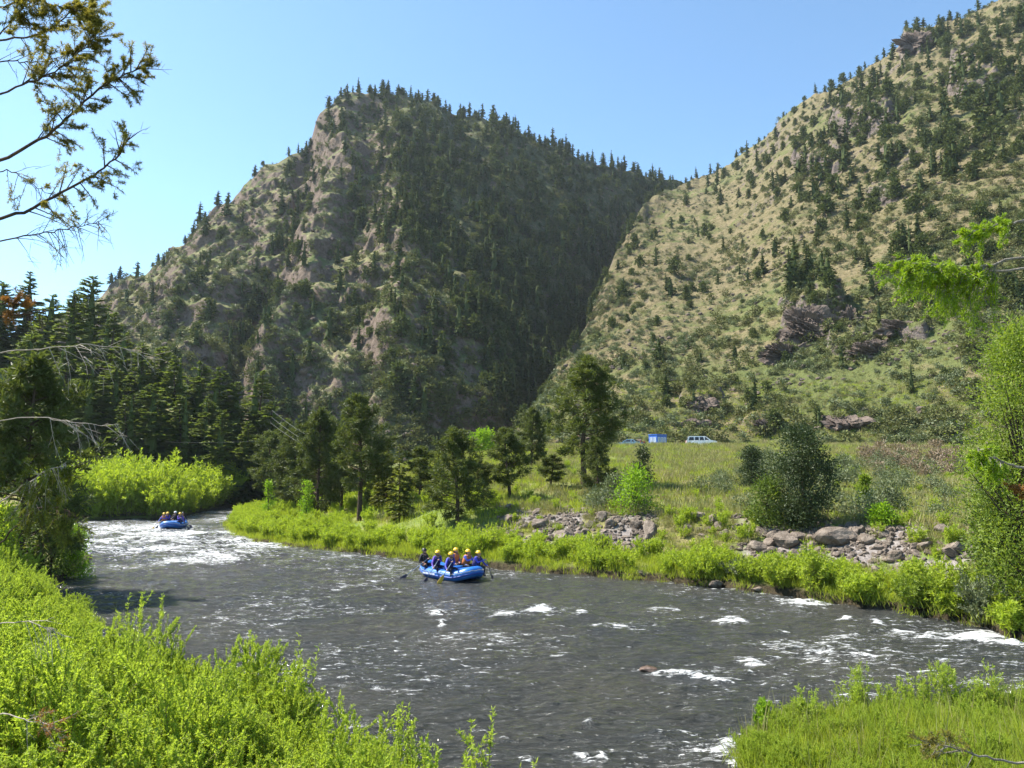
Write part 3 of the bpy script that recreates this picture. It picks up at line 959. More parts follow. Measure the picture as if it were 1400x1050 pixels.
def rock_mesh(seed, sub=3, flat=(1, 1, .7), planes=13, rough=.06, name='rock'):
    rng = np.random.default_rng(seed)
    bm = bmesh.new()
    bmesh.ops.create_icosphere(bm, subdivisions=sub, radius=1)
    me = bpy.data.meshes.new(name)
    bm.to_mesh(me); bm.free()
    n = len(me.vertices)
    V = np.empty(n * 3, np.float32)
    me.vertices.foreach_get('co', V)
    V = V.reshape(-1, 3).astype(float)
    Nn = rng.normal(size=(planes, 3)); Nn /= np.linalg.norm(Nn, axis=1)[:, None]
    off = .62 + .35 * rng.random(planes)
    dd = V @ Nn.T
    rr = np.where(dd > .05, off[None] / np.maximum(dd, .05), 9).min(1)
    rr = np.minimum(rr, 1.15)
    rr = rr + rough * 2 * (fbm(V[:, 0] * 2.3 + V[:, 2] * 1.7 + 9 + seed, V[:, 1] * 2.3 - V[:, 2] * 1.3 + 4, seed, 4) - .5)
    rr = rr + rough * 1.2 * (ridged(V[:, 0] * 5 + V[:, 2] * 3 + seed, V[:, 1] * 5 - V[:, 2] * 4, seed + 7, 3) - .6)
    V = V * rr[:, None] * np.asarray(flat)
    me.vertices.foreach_set('co', V.astype(np.float32).ravel())
    me.update()
    return me

M['firmix'] = leaf_mat('green_fir_needles', (.06, .085, .018), (.22, .24, .045), None, .45, tcol=(1, .95, .4))
# ------------------------------------------------------------------ where a pixel's sight line meets the valley floor
GU = np.linspace(-1.3, 1.3, 800)
GY = 3.0 * (200 / 3.0) ** np.linspace(0, 1, 700)
GX2, GY2 = GU[None, :] * np.maximum(GY, 12)[:, None], np.repeat(GY[:, None], len(GU), 1)
GZ = valley(GX2, GY2)

def zv(X, Y):
    X, Y = np.asarray(X, float), np.asarray(Y, float)
    Yc = np.clip(Y, GY[0], GY[-1])
    fu = np.clip((X / np.maximum(Yc, 12) - GU[0]) / (GU[1] - GU[0]), 0, len(GU) - 1.001)
    fy = np.clip(np.log(Yc / GY[0]) / math.log(GY[1] / GY[0]), 0, len(GY) - 1.001)
    i, j = fy.astype(int), fu.astype(int)
    a, b = fy - i, fu - j
    return (GZ[i, j] * (1 - a) + GZ[i + 1, j] * a) * (1 - b) + (GZ[i, j + 1] * (1 - a) + GZ[i + 1, j + 1] * a) * b

def hit(px, py, y0=12.5):
    px, py = np.atleast_1d(np.asarray(px, float)), np.atleast_1d(np.asarray(py, float))
    u, v = ray(px, py)
    j = np.clip(((u - GU[0]) / (GU[1] - GU[0])).round().astype(int), 0, len(GU) - 1)
    zline = EYE + v[None, :] * GY[:, None]
    ok = (GZ[:, j] >= zline) & (GY[:, None] > y0)
    k = np.where(ok.any(0), ok.argmax(0), len(GY) - 1)
    Y = GY[k]
    X = u * Y
    return X, Y, zv(X, Y)

ORD = 'nearest second third fourth fifth sixth seventh eighth ninth tenth eleventh twelfth thirteenth fourteenth fifteenth sixteenth seventeenth eighteenth nineteenth twentieth'.split()
TENS = {90: 'ninety', 20: 'twenty', 30: 'thirty', 40: 'forty', 50: 'fifty', 60: 'sixty', 70: 'seventy', 80: 'eighty', 90: 'ninety'}
def ordinal(k):
    """1 -> nearest, 2 -> second nearest, 34 -> thirty-fourth nearest"""
    if k <= 20:
        return ORD[k - 1] if k == 1 else ORD[k - 1] + ' nearest'
    t, r = (k // 10) * 10, k % 10
    if t > 90:
        return 'hundred and ' + ordinal(k - 100) if k > 100 else 'hundredth nearest'
    if r == 0:
        return TENS[t][:-1] + 'ieth nearest'
    return TENS[t] + '-' + ('first' if r == 1 else ORD[r - 1]) + ' nearest'

def by_landmark(px, py, marks):
    """for every point its landmark and its rank by distance from it"""
    px, py = np.asarray(px), np.asarray(py)
    D = np.stack([np.hypot(px - x, py - y) for x, y, _ in marks], 1)
    li = D.argmin(1)
    out = [None] * len(px)
    for k in range(len(marks)):
        ids = np.where(li == k)[0]
        for n, i in enumerate(ids[np.argsort(D[ids, k])]):
            out[i] = (ordinal(n + 1), marks[k][2])
    return out

rng = np.random.default_rng(11)

# ------------------------------------------------------------------ trees and scrub on the two mountains
HP = []                                                     # hillside pines: (mesh, adjective)
for s, (h, r, lv, per, nc, cl, cw, dr, sh, adj) in enumerate([
        (10.5, 2.0, 13, 8, 12, 1.0, .6, .2, .72, 'slender'), (9.4, 2.4, 12, 8, 12, 1.05, .65, .25, .6, 'tapering'), (8.4, 2.6, 10, 8, 9, 1.05, .7, .3, .5, 'broad'),
        (11, 1.8, 14, 7, 8, .95, .6, .15, .8, 'narrow spiky'), (7.2, 2.7, 9, 8, 10, 1.05, .7, .35, .4, 'round topped'), (9.6, 2.3, 11, 6, 9, 1.05, .68, .25, .5, 'ragged')]):
    a, b = fir_mesh(300 + s, h, r, lv, per, nc, cl, cw, dr, .08, sh, .3, .4, core=.45)
    HP.append((joined('hillside_pine', a, b, [M['bark'], M['pine_far']]), adj))
for s, (h, r) in enumerate([(5.2, 2.1), (6.2, 1.9), (4.2, 2.2)]):
    a, b = bush_mesh(310 + s, h, r, 34, 14, .9, .5, .12, ('oval', 'cone', 'dome')[s], .5)
    HP.append((joined('hillside_pine', a, b, [M['bark'], M['pine_far']]), ('rounded bushy', 'plump', 'low spreading')[s]))
SCR = []
for s in range(3):
    a, b = bush_mesh(320 + s, 1.0, .75, 14, 12, .26, .16, .03, 'dome', .6)
    SCR.append(joined('scrub', a, b, [M['stem'], M['scrub']]))
SAG = []
for s in range(3):
    a, b = bush_mesh(330 + s, .8, .6, 12, 12, .24, .12, .03, 'dome', .6)
    SAG.append(joined('sagebrush', a, b, [M['stem'], M['sage']]))

def poly_w(px, py, areas):
    wgt = np.zeros(px.shape)
    for P, dens in areas:
        wgt = np.where(inside(px, py, P), np.maximum(wgt, dens), wgt)
    return wgt

def pix_area(px, py):
    a, b = np.gradient(px, axis=1), np.gradient(py, axis=0)
    c, d = np.gradient(px, axis=0), np.gradient(py, axis=1)
    return np.abs(a * b - c * d)

bx = [p[0] for p in RIDGE_B]; by = [p[1] for p in RIDGE_B]
def visible_a(px, py):
    return (px < 690) | (py < np.interp(px, bx, by) + 16)

def pick(G, wgt, n, rng, mind=6.0, tmax=1.0):
    X, Y, Z, px, py, t = G
    wgt = wgt * pix_area(px, py) * (t > .02) * (t <= tmax) * (px > -60) * (px < 1460) * (py > -60)
    p = wgt.ravel() / wgt.sum()
    ids = rng.choice(len(p), int(n * 1.6), p=p, replace=False)
    keep, kx, ky = [], [], []
    for i in ids:
        x, y = px.ravel()[i], py.ravel()[i]
        if kx and np.min((np.array(kx) - x) ** 2 + (np.array(ky) - y) ** 2) < mind ** 2:
            continue
        keep.append(i); kx.append(x); ky.append(y)
        if len(keep) >= n:
            break
    return np.array(keep)

def crest(G, pxs):
    X, Y, Z, px, py, t = G
    out = []
    for x in pxs:
        k = np.argmin(np.where((t > .9) & (t < 1.03) & (np.abs(px - x) < 4), py, 1e9).ravel())
        out.append(k)
    return np.array(out)

FLANK = [(505, 122), (565, 128), (700, 170), (860, 228), (920, 245), (885, 275), (842, 345), (800, 445), (755, 500), (722, 590), (680, 570), (655, 480), (600, 385), (545, 290), (520, 200)]
A_AREAS = [([(100, 380), (700, 100), (960, 240), (720, 620), (100, 620)], .075), (FLANK, 1.0), ([(430, 140), (560, 120), (560, 200), (440, 190)], .8), ([(400, 200), (440, 200), (420, 330), (350, 480), (310, 480), (360, 380)], .6),
           ([(880, 235), (930, 245), (885, 285), (850, 350), (805, 450), (765, 500), (715, 570), (690, 540), (740, 440), (800, 330)], 2.0), ([(480, 215), (560, 230), (560, 330), (470, 330)], .55)]
B_AREAS = [([(700, 640), (700, 240), (930, 230), (1460, -80), (1460, 640)], .13), ([(985, 225), (1230, 30), (1460, -60), (1460, 240), (1250, 250), (1100, 280), (950, 300)], 1.1), ([(850, 330), (890, 260), (1010, 225), (1010, 300), (900, 420), (850, 430)], .5),
           ([(1000, 300), (1460, 260), (1460, 420), (1000, 400)], .36), ([(1030, 190), (1130, 150), (1190, 240), (1080, 300)], 1.4), ([(1330, 60), (1400, 60), (1400, 230), (1290, 200)], 1.6), ([(880, 480), (1400, 430), (1400, 620), (860, 620)], .06), ([(840, 330), (1000, 330), (900, 520), (760, 560)], .3)]
ia = pick(MA, poly_w(MA[3], MA[4], A_AREAS) * visible_a(MA[3], MA[4]), 1350, rng, 5.0)
ib = pick(MBG, poly_w(MBG[3], MBG[4], B_AREAS), 640, rng, 6.0)
ca = crest(MA, np.concatenate([[149, 160, 166, 206, 214, 224, 250, 262, 276, 300, 308, 345, 356, 392, 404, 446, 462], np.arange(476, 925, 5.5) + rng.normal(0, 2.5, len(np.arange(476, 925, 5.5)))]))
cb = crest(MBG, np.concatenate([[934, 942, 950, 968, 978, 1004, 1011, 1018, 1034, 1068, 1072, 1096, 1112, 1124, 1134, 1160, 1172, 1180, 1196, 1206, 1218, 1243, 1252, 1262, 1286, 1296, 1306, 1322, 1334, 1352, 1370, 1384, 1396], np.arange(705, 930, 4.5) + rng.normal(0, 3, 50)]))
TX = []
for G, ids, sky_, hill in ((MA, ia, 0, 'a'), (MA, ca, 1, 'a'), (MBG, ib, 0, 'b'), (MBG, cb, 1, 'b')):
    for i in ids:
        x, y, z, p_, q_ = (G[k].ravel()[i] for k in range(5))
        TX.append((x, y, z, p_, q_, sky_, 0 if hill == 'a' else 1))
TX = np.array(TX)
nT = len(TX)
sc_t = np.clip(rng.normal(.88, .28, nT), .38, 1.5) * np.where(TX[:, 6] == 1, .92, 1.0) * np.where(TX[:, 5] == 1, .9, 1.0)
low_b = (TX[:, 6] == 1) & (TX[:, 4] > 430)
sc_t = np.where(low_b, sc_t * .62, sc_t)
sc_t = np.where((TX[:, 6] == 0) & (TX[:, 3] > 540), sc_t * 1.15, sc_t)
var = rng.integers(0, len(HP), nT)
var = np.where((TX[:, 6] == 1) & (rng.random(nT) < .35), rng.integers(6, 9, nT), var)
var = np.where((TX[:, 5] == 1) & (var > 6), 4, var)
sc_t = sc_t * np.where(TX[:, 5] == 1, .76, np.where((TX[:, 6] == 1) & (TX[:, 4] < 300), .98, .84))
pxh = sc_t * 9 / TX[:, 1]
in_frame = (TX[:, 3] > -5) & (TX[:, 3] < 1405) & (TX[:, 4] > 5)
order = np.argsort(-(pxh * in_frame))
MARKS = [(500, 120, "the pointed mountain's summit"), (930, 240, 'the saddle'), (1250, 40, 'the rock knob on the skyline'), (1110, 430, 'the big brown outcrop'), (960, 600, 'the white SUV'), (390, 340, 'the dark gully'), (800, 500, 'the tall pine top'),
         (1236, 356, 'the bright fir branch tip'), (770, 470, 'the crease between the slopes'), (150, 385, "the mountain's low shoulder"), (640, 345, 'the lit slanting rib'), (560, 520, 'the pink cliff foot'), (700, 180, "the wooded ridge's middle"), (1100, 130, "the sunlit hillside's skyline bend"), (1200, 240, 'the upper crags'), (1010, 300, 'the bare tan slope'), (620, 250, "the flank's upper wood"), (700, 310, "the flank's middle wood"), (660, 450, "the flank's lower wood"), (460, 420, 'the shadowed cliff'), (270, 440, 'the ledges over the firs'), (1300, 160, 'the dark upper wood'), (1100, 230, 'the brown crag'), (880, 350, 'the tan strip by the crease'), (600, 180, 'the first rib below the summit'), (745, 245, "the ridge's lower wood"), (805, 270, 'the wood below the saddle'), (560, 330, 'the mid rib'), (825, 320, 'the upper crease'), (690, 380, 'the lit rib end')]
WH = np.where(TX[:, 5] == 1, 'on the skyline', np.where(TX[:, 6] == 0, 'on the shaded mountain', 'on the sunlit hillside'))
lm = by_landmark(TX[:, 3], TX[:, 4], MARKS)
GRP = {0: 'pines on the rocky mountain', 1: 'pines on the sunlit hillside'}
rzs = rng.random(nT) * 6.283
for i in order[:290]:
    o = obj('hillside_pine', HP[var[i]][0], None, (TX[i, 0], TX[i, 1], TX[i, 2] - .3), rzs[i], (sc_t[i] * (.9 + .25 * rng.random()),) * 2 + (sc_t[i],))
    lb = f'{HP[var[i]][1]} pine {WH[i]}, {lm[i][0]} to {lm[i][1]}'
    if len(lb.split()) > 16:
        lb = f'{HP[var[i]][1]} pine {lm[i][0]} to {lm[i][1]}'
    tag(o, lb, 'tree', GRP[int(TX[i, 6])])
rest = order[290:]
s3 = np.stack([sc_t[rest]] * 3, 1)
scatter('pine_wood', TX[rest, :3] - np.array([0, 0, .3]), np.stack([np.zeros(len(rest)), np.zeros(len(rest)), rzs[rest]], 1), s3, var[rest], [h[0] for h in HP])

def hill_scatter(name, G, wgt, n, protos, smin, smax, mind=0):
    ids = pick(G, wgt, n, rng, mind) if mind else None
    if ids is None:
        X, Y, Z, px, py, t = G
        ww = wgt * pix_area(px, py) * (t > .0) * (t <= 1.0) * (px > -80) * (px < 1480)
        ids = rng.choice(X.size, n, p=ww.ravel() / ww.sum(), replace=False)
    P = np.stack([G[k].ravel()[ids] for k in range(3)], 1)
    s = smin + (smax - smin) * rng.random(n if not mind else len(ids)) ** 2
    scatter(name, P - np.array([0, 0, .05]), np.stack([rng.normal(0, .15, len(ids)), rng.normal(0, .15, len(ids)), rng.random(len(ids)) * 6.28], 1), np.stack([s, s, s * .9], 1), rng.integers(0, len(protos), len(ids)), protos)
wA = np.where(visible_a(MA[3], MA[4]) & (MA[4] < 620), .35 + fbm(MA[0] / 18, MA[1] / 18, 401, 3) ** 2 * 2, 0)
hill_scatter('mountain_scrub', MA, wA * (.35 + .65 * sstep(420, 600, MA[3])), 4200, SCR, .8, 3.0)
hill_scatter('mountain_sagebrush', MA, np.where(visible_a(MA[3], MA[4]) & (MA[3] < 620), .1 + sstep(.42, .6, fbm(MA[0] / 15, MA[1] / 15, 407, 3)), 0), 5200, SAG, .7, 2.6)
wB = .2 + sstep(.42, .62, fbm(MBG[0] / 20, MBG[1] / 20, 402, 3)) * 1.3
hill_scatter('hillside_scrub', MBG, wB * (1 + 1.2 * sstep(330, 100, MBG[4])) * (1 - .6 * sstep(470, 560, MBG[4])), 3500, SCR, .6, 2.4)
TUFT_S = [tuft_mesh(345 + s, 40, .5, .25, .03, M[('drygrass', 'grass')[s]], 'slope_tuft') for s in range(2)]
hill_scatter('slope_foot_grass', MBG, np.where(MBG[4] > 520, 1.0, .0), 5000, TUFT_S, .7, 1.6)
wB2 = .3 + sstep(.4, .6, fbm(MBG[0] / 16, MBG[1] / 16, 403, 3))
hill_scatter('hillside_sagebrush', MBG, wB2, 7000, SAG, .5, 2.0)
TUFT_D = [tuft_mesh(340 + s, 26, .5, .2, .05, M['drygrass'], 'dry_grass_tuft') for s in range(3)]
hill_scatter('hillside_grass', MBG, np.where(MBG[4] > 200, 1.0, .3), 7000, TUFT_D, .8, 2.0)

# rocks lying on the slopes
SROCK = [rock_mesh(360 + s, 2, (1, 1, .8), 10, .05, 'slope_rock') for s in range(4)]
mat_rock = solid_mat('grey_rock', (.115, .09, .070), (.235, .192, .155), 1.4, .9, .2, bump=.8, bscale=7)
mat_brown = solid_mat('brown_rock', (.075, .056, .046), (.165, .128, .105), 2.6, .92, .15, bump=.8, bscale=6)
for r_ in SROCK:
    r_.materials.append(mat_brown)
hill_scatter('hillside_stones', MBG, sstep(.5, .65, fbm(MBG[0] / 22, MBG[1] / 22, 405, 3)) + .1, 1800, SROCK, .15, .9)
hill_scatter('mountain_stones', MA, np.where(visible_a(MA[3], MA[4]), sstep(.5, .65, fbm(MA[0] / 22, MA[1] / 22, 406, 3)) + .1, 0), 1200, SROCK, .3, 1.6)
# ------------------------------------------------------------------ dark firs behind the upstream bank
FIRS = []
for s, (h, r, lv, per, nc, cl, cw, dr, sh) in enumerate([(22, 3.9, 46, 8, 38, .95, .40, .3, .75), (20, 4.2, 42, 8, 40, 1.0, .42, .35, .6), (18, 3.4, 42, 8, 34, .9, .4, .25, .85), (21, 4.0, 40, 8, 38, 1.0, .42, .3, .65)]):
    a, b = fir_mesh(500 + s, h, r, lv, per, nc, cl, cw, dr, .05, sh, .15, .3, core=.25)
    FIRS.append((h, a.mesh('fir_trunk', [M['bark']]), b.mesh('fir_crown', [M['fir']])))

def tree_obj(name, label, trunk, crown, loc, s, rz, group=None, cat='tree', wide=1.0):
    t = thing(name, label, cat, loc, rz, group)
    t.scale = (s * wide, s * wide, s)
    obj('trunk', trunk, t)
    obj('crown', crown, t)
    return t

FOREST = [(-60, 372, 112, 'tall dark fir cut by the photo edge behind bare branches'), (-15, 385, 118, 'dark fir behind the orange dead twig at the edge'), (22, 373, 122, 'pointed blue fir above the orange dead twig'), (56, 402, 112, 'short fir beside the pointed blue fir, behind dead limb'),
          (85, 396, 108, 'open fir with bare lower trunk on the forest skyline'), (111, 378, 126, 'tallest blue-green fir on the forest skyline'), (135, 425, 112, 'dark fir just below the tallest skyline fir'), (160, 455, 104, 'fir in front of the grassy shoulder of the mountain'),
          (186, 468, 100, 'fir over the end of the pale dead limb'), (214, 474, 104, 'narrow fir beyond the tip of the pale dead limb'), (240, 487, 98, 'full fir above the middle of the yellow willows'), (266, 494, 102, 'dense fir over the far raft'), (292, 500, 97, 'dark fir up and downstream of the far raft'),
          (318, 522, 99, 'lower fir between the dense fir and the lone spire'), (345, 505, 103, 'lone spire shaped fir at the forest end'), (372, 548, 99, 'short fir beside the lone spire shaped fir'), (398, 590, 108, 'last small fir behind the power cables'),
          (30, 455, 92, 'shadowed fir in front of the open skyline fir'), (75, 470, 90, 'wide fir behind the pale dead limb'), (118, 490, 88, 'wide fir under the pale dead limb'), (152, 500, 90, 'mid height fir behind the willow crowns upstream end'), (205, 525, 86, 'young fir at the foot of the wood above willows'),
          (250, 540, 88, 'young fir in front of the full fir'), (300, 560, 86, 'small fir in front of the dark fir by lone spire'), (335, 575, 90, 'small fir at the foot of the lone spire fir'), (-30, 500, 86, 'fir mostly outside the photo edge above bough'), (175, 540, 84, 'smallest fir near the middle of the wood foot'), (278, 545, 92, 'sapling fir squeezed in the wood over the far raft')]
for i, (px, top, Y, lb) in enumerate(FOREST):
    Y = 104 + (Y - 84) * .95
    x = at_depth(px, 640, Y)[0]
    z0 = float(zv(x, Y)) - .3
    zt_ = at_depth(px, top, Y)[2]
    h, a, b = FIRS[i % 4]
    tree_obj('fir_tree', lb, a, b, (x, Y, z0), (zt_ - z0) / h, rng.random() * 6.28, 'dark firs upstream', wide=min(1.0, 20 / (zt_ - z0)) * 1.4)

# ------------------------------------------------------------------ pines standing on the far bank
PINES = []
for s, (h, r, base, limbs, tf) in enumerate([(10, 2.5, .25, 60, 13), (9, 2.4, .10, 68, 14), (8, 2.4, .08, 62, 13), (8, 2.2, .22, 52, 12)]):
    a, b = pine_mesh(540 + s, h, r, base, limbs, tf, 26, .34, .065)
    PINES.append((h, r, a.mesh('pine_trunk', [M['bark']]), b.mesh('pine_crown', [M['pine']])))
a, b = fir_mesh(560, 7, 1.5, 26, 7, 30, .5, .2, .15, .05, .8, .15, .3)
YFIR = (7, 1.5, a.mesh('fir_trunk', [M['bark']]), b.mesh('fir_crown', [M['firmix']]))

MIDP = [(344, 694, 598, 60, 1, 'bushy pine at the upstream end of the bank pines'), (372, 696, 594, 60, 3, 'pine squeezed second from the upstream end of the bank'), (402, 700, 588, 66, 1, 'dark pine behind the power cables end'), (434, 708, 566, 70, 2, 'full crowned pine beside the tallest bank pine on its upstream side'),
        (466, 700, 586, 60, 3, 'leaning pine half hidden by the tallest bank pine'), (491, 713, 547, 84, 0, 'tallest pine of the upstream bank group with bare lower trunk'), (574, 690, 612, 60, 3, 'hazy olive pine behind the low dark pine'), (625, 718, 589, 82, 2, 'low dark pine with branches to the ground above the near raft'),
        (697, 686, 588, 66, 3, 'pine with thin trunk beside the lime tree'), (753, 668, 622, 42, 3, 'spindly small pine next to the tallest pine of all'), (798, 669, 496, 96, 0, 'tallest pine of all, alone above the riprap'), (385, 690, 580, 50, 2, 'full pine filling the gap before the cable end'), (452, 696, 574, 56, 1, 'full pine tucked behind the tallest bank pine, upstream'), (418, 690, 600, 50, 2, 'low bushy pine behind the full crowned bank pine'), (515, 694, 610, 44, 1, 'pale pine just downstream of the tallest bank pine'), (652, 690, 628, 40, 2, 'short pine behind the low dark pine'), (726, 640, 560, 40, 1, 'faint pine on the slope foot behind the tallest pine'), (818, 676, 600, 44, 2, 'low pine boughs behind the tallest pine trunk')]
for px, pb, pt, wd, k, lb in MIDP:
    X, Y, Z = (float(q[0]) for q in hit(px, pb))
    h, r, a, b = PINES[k]
    s = (at_depth(px, pt, Y)[2] - Z) / h
    wide = (wd / 2 / F * Y) / (r * s) * 1.12
    tree_obj('pine_tree', lb, a, b, (X, Y, Z - .1), s, rng.random() * 6.28, 'pines along the far bank', wide=wide)
for px, pb, pt, wd, lb in ((546, 712, 606, 40, 'yellowish young fir between tallest bank pine and low dark pine'), (528, 694, 600, 44, 'pale olive fir behind the tallest bank pine'), (600, 668, 610, 40, 'pale fir at the foot of the pink cliff')):
    X, Y, Z = (float(q[0]) for q in hit(px, pb))
    h, r, a, b = YFIR
    s = (at_depth(px, pt, Y)[2] - Z) / h
    tree_obj('fir_tree', lb, a, b, (X, Y, Z - .1), s, rng.random() * 6.28, 'pale firs on the far bank', wide=(wd / 2 / F * Y) / (r * s))

# the large dark pine on the near side of the river
h, r, a, b = PINES[2]
x, Y = at_depth(38, 640, 33)[0], 33.0
z0 = float(zv(x, Y))
s = (at_depth(38, 505, Y)[2] - z0) / h
tree_obj('pine_tree', 'big shadowy pine over the willows at the near bank bend', a, b, (x, Y, z0), s, 1.0, wide=1.05)

# ------------------------------------------------------------------ junipers, bushes
def bush_thing(name, label, seed, px, pb, pt, wd, mat, shape='oval', clumps=90, nleaf=46, leaf=(.16, .07), cat='bush', group=None, Y=None, spread=.45, trunkmat='bark'):
    if Y is None:
        X, Y, Z = (float(q[0]) for q in hit(px, pb))
    else:
        X = at_depth(px, 640, Y)[0]; Z = float(zv(X, Y))
    hh = at_depth(px, pt, Y)[2] - Z
    rr = wd / 2 / F * Y
    a, b = bush_mesh(seed, hh, rr, clumps, nleaf, leaf[0], leaf[1], .03 + hh * .012, shape, spread)
    t = thing(name, label, cat, (X, Y, Z - .05), 0, group)
    obj('trunk' if cat == 'tree' else 'stem', a.mesh(name + '_trunk', [M[trunkmat]]), t)
    obj('crown' if cat == 'tree' else 'foliage', b.mesh(name + '_crown', [M[mat]]), t)
    return t
bush_thing('juniper_tree', 'large dark juniper on top of the riprap bank', 601, 1100, 724, 584, 104, 'juniper', 'oval', 75, 190, (.16, .065), 'tree', spread=.36)
bush_thing('juniper_tree', 'smaller twin topped juniper behind the large dark juniper', 602, 1030, 674, 611, 40, 'juniper', 'oval', 80, 50, (.17, .075), 'tree', spread=.4)
bush_thing('juniper_tree', 'dark little juniper behind the lime bush', 603, 880, 664, 610, 34, 'juniper', 'cone', 60, 40, (.17, .075), 'tree')
bush_thing('bush', 'lime green bush in front of the little juniper', 604, 868, 702, 640, 66, 'lime', 'dome', 90, 26, (.17, .08), spread=.42)
bush_thing('bush', 'grey green bush leaning on the large juniper, upstream side', 605, 1050, 722, 652, 56, 'dim', 'dome', 100, 40, (.15, .06))
bush_thing('bush', 'small lime bush above the riprap downstream of the large juniper', 606, 1207, 722, 690, 40, 'lime', 'dome', 60, 30, (.14, .07))
bush_thing('bush', 'dark green round bush behind the small lime bush', 607, 1184, 694, 648, 26, 'green', 'cone', 60, 40, (.17, .08))
bush_thing('bush', 'low grey shrub beside the dark green round bush', 608, 1215, 706, 664, 62, 'sage', 'dome', 90, 40, (.17, .06))
bush_thing('tree', 'lime green tree at the cliff foot behind the bank pines', 609, 660, 640, 590, 44, 'lime', 'oval', 80, 40, (.3, .16), 'tree', Y=105)
bush_thing('bush', 'slim lime sapling under the upstream bank pines', 610, 366, 712, 656, 22, 'lime', 'cone', 40, 30, (.17, .08))
bush_thing('bush', 'slim lime sapling beside the full crowned bank pine', 611, 418, 716, 655, 28, 'lime', 'cone', 46, 30, (.17, .08))
bush_thing('bush', 'grey sage bush by the trunk of the tallest pine', 612, 845, 690, 650, 50, 'sage', 'dome', 80, 36, (.18, .07))
bush_thing('bush', 'dark rounded bush high on the grassy hillside', 613, 1322, 600, 560, 50, 'scrub', 'dome', 80, 36, (.2, .09))
bush_thing('tree', 'broad sunlit green tree at the edge of the frame by the river', 614, 1408, 880, 432, 180, 'green', 'oval', 260, 110, (.13, .045), 'tree', Y=25.5, spread=.36)
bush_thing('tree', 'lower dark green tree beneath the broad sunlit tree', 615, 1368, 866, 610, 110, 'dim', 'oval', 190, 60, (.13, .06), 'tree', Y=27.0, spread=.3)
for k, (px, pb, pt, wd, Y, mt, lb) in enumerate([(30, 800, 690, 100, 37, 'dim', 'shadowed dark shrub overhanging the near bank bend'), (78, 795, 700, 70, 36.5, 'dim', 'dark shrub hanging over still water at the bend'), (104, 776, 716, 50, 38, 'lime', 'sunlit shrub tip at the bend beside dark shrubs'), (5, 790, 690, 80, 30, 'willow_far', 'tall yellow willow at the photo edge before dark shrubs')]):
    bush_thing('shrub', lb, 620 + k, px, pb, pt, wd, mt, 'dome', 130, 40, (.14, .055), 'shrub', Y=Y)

# ------------------------------------------------------------------ willows: bank strips, the upstream thicket, the near thicket
def band(tagk, n, d0, d1, cond, seed):
    g = np.random.default_rng(seed)
    out = []
    P = {'R': SH_R, 'U': SH_U, 'L': SH_L, 'P': SH_P}[tagk]
    lo_, hi_ = np.min(P, 0) - d1, np.max(P, 0) + d1
    lo_, hi_ = np.maximum(lo_, [-90, 2]), np.minimum(hi_, [95, 135])
    k = 'LURP'.index(tagk)
    while len(out) < n:
        q = g.random((20000, 2)) * (hi_ - lo_) + lo_
        d, tg = shore(q[:, 0], q[:, 1])
        px, py = project(q[:, 0], q[:, 1], zv(q[:, 0], q[:, 1]))
        ok = (tg == k) & (d > d0) & (d < d1) & cond(q[:, 0], q[:, 1], px, d)
        out += list(q[ok])
        if len(out) == 0:
            break
    return np.array(out[:n])
TUFT_B = tuft_mesh(805, 44, .5, .25, .028, M['grass'])
WF = []
for s in range(4):
    a, b = willow_mesh(700 + s, 1.5, .8, 15, 34, .17, .045, .1, .3, 3)
    WF.append(joined('bank_willow', a, b, [M['stem'], M['willow_far']]))
XY = band('R', 640, .2, 3.6, lambda x, y, px, d: (px > 300) & (px < 905), 1)
scat_xy('bank_willows', XY, zv, rng, WF, .55, .9)
XY = band('R', 190, .2, 2.6, lambda x, y, px, d: (px > 905) & (px < 1700), 2)
scat_xy('bank_undergrowth', XY, zv, rng, WF, .35, .75)
XY = band('R', 2200, 2.5, 40, lambda x, y, px, d: (px > 300) & (px < 720), 19)
scat_xy('point_bar_grass', XY, zv, rng, [TUFT_B], .7, 1.5)
XY = band('R', 230, 3.5, 16, lambda x, y, px, d: (px > 300) & (px < 690), 3)
scat_xy('point_bar_willows', XY, zv, rng, WF, .45, .95)
WU = []
for s in range(3):
    a, b = willow_mesh(710 + s, 4.2, 2.0, 22, 44, .30, .085, .08, .3, 4)
    WU.append(joined('tall_willow', a, b, [M['stem'], M['willow_far']]))
XY = band('U', 300, .3, 12, lambda x, y, px, d: (px > 60) & (px < 365) & (y < np.where(px > 270, 122, 97)), 4)
scat_xy('upstream_willow_thicket', XY, zv, rng, WU, .55, 1.4)

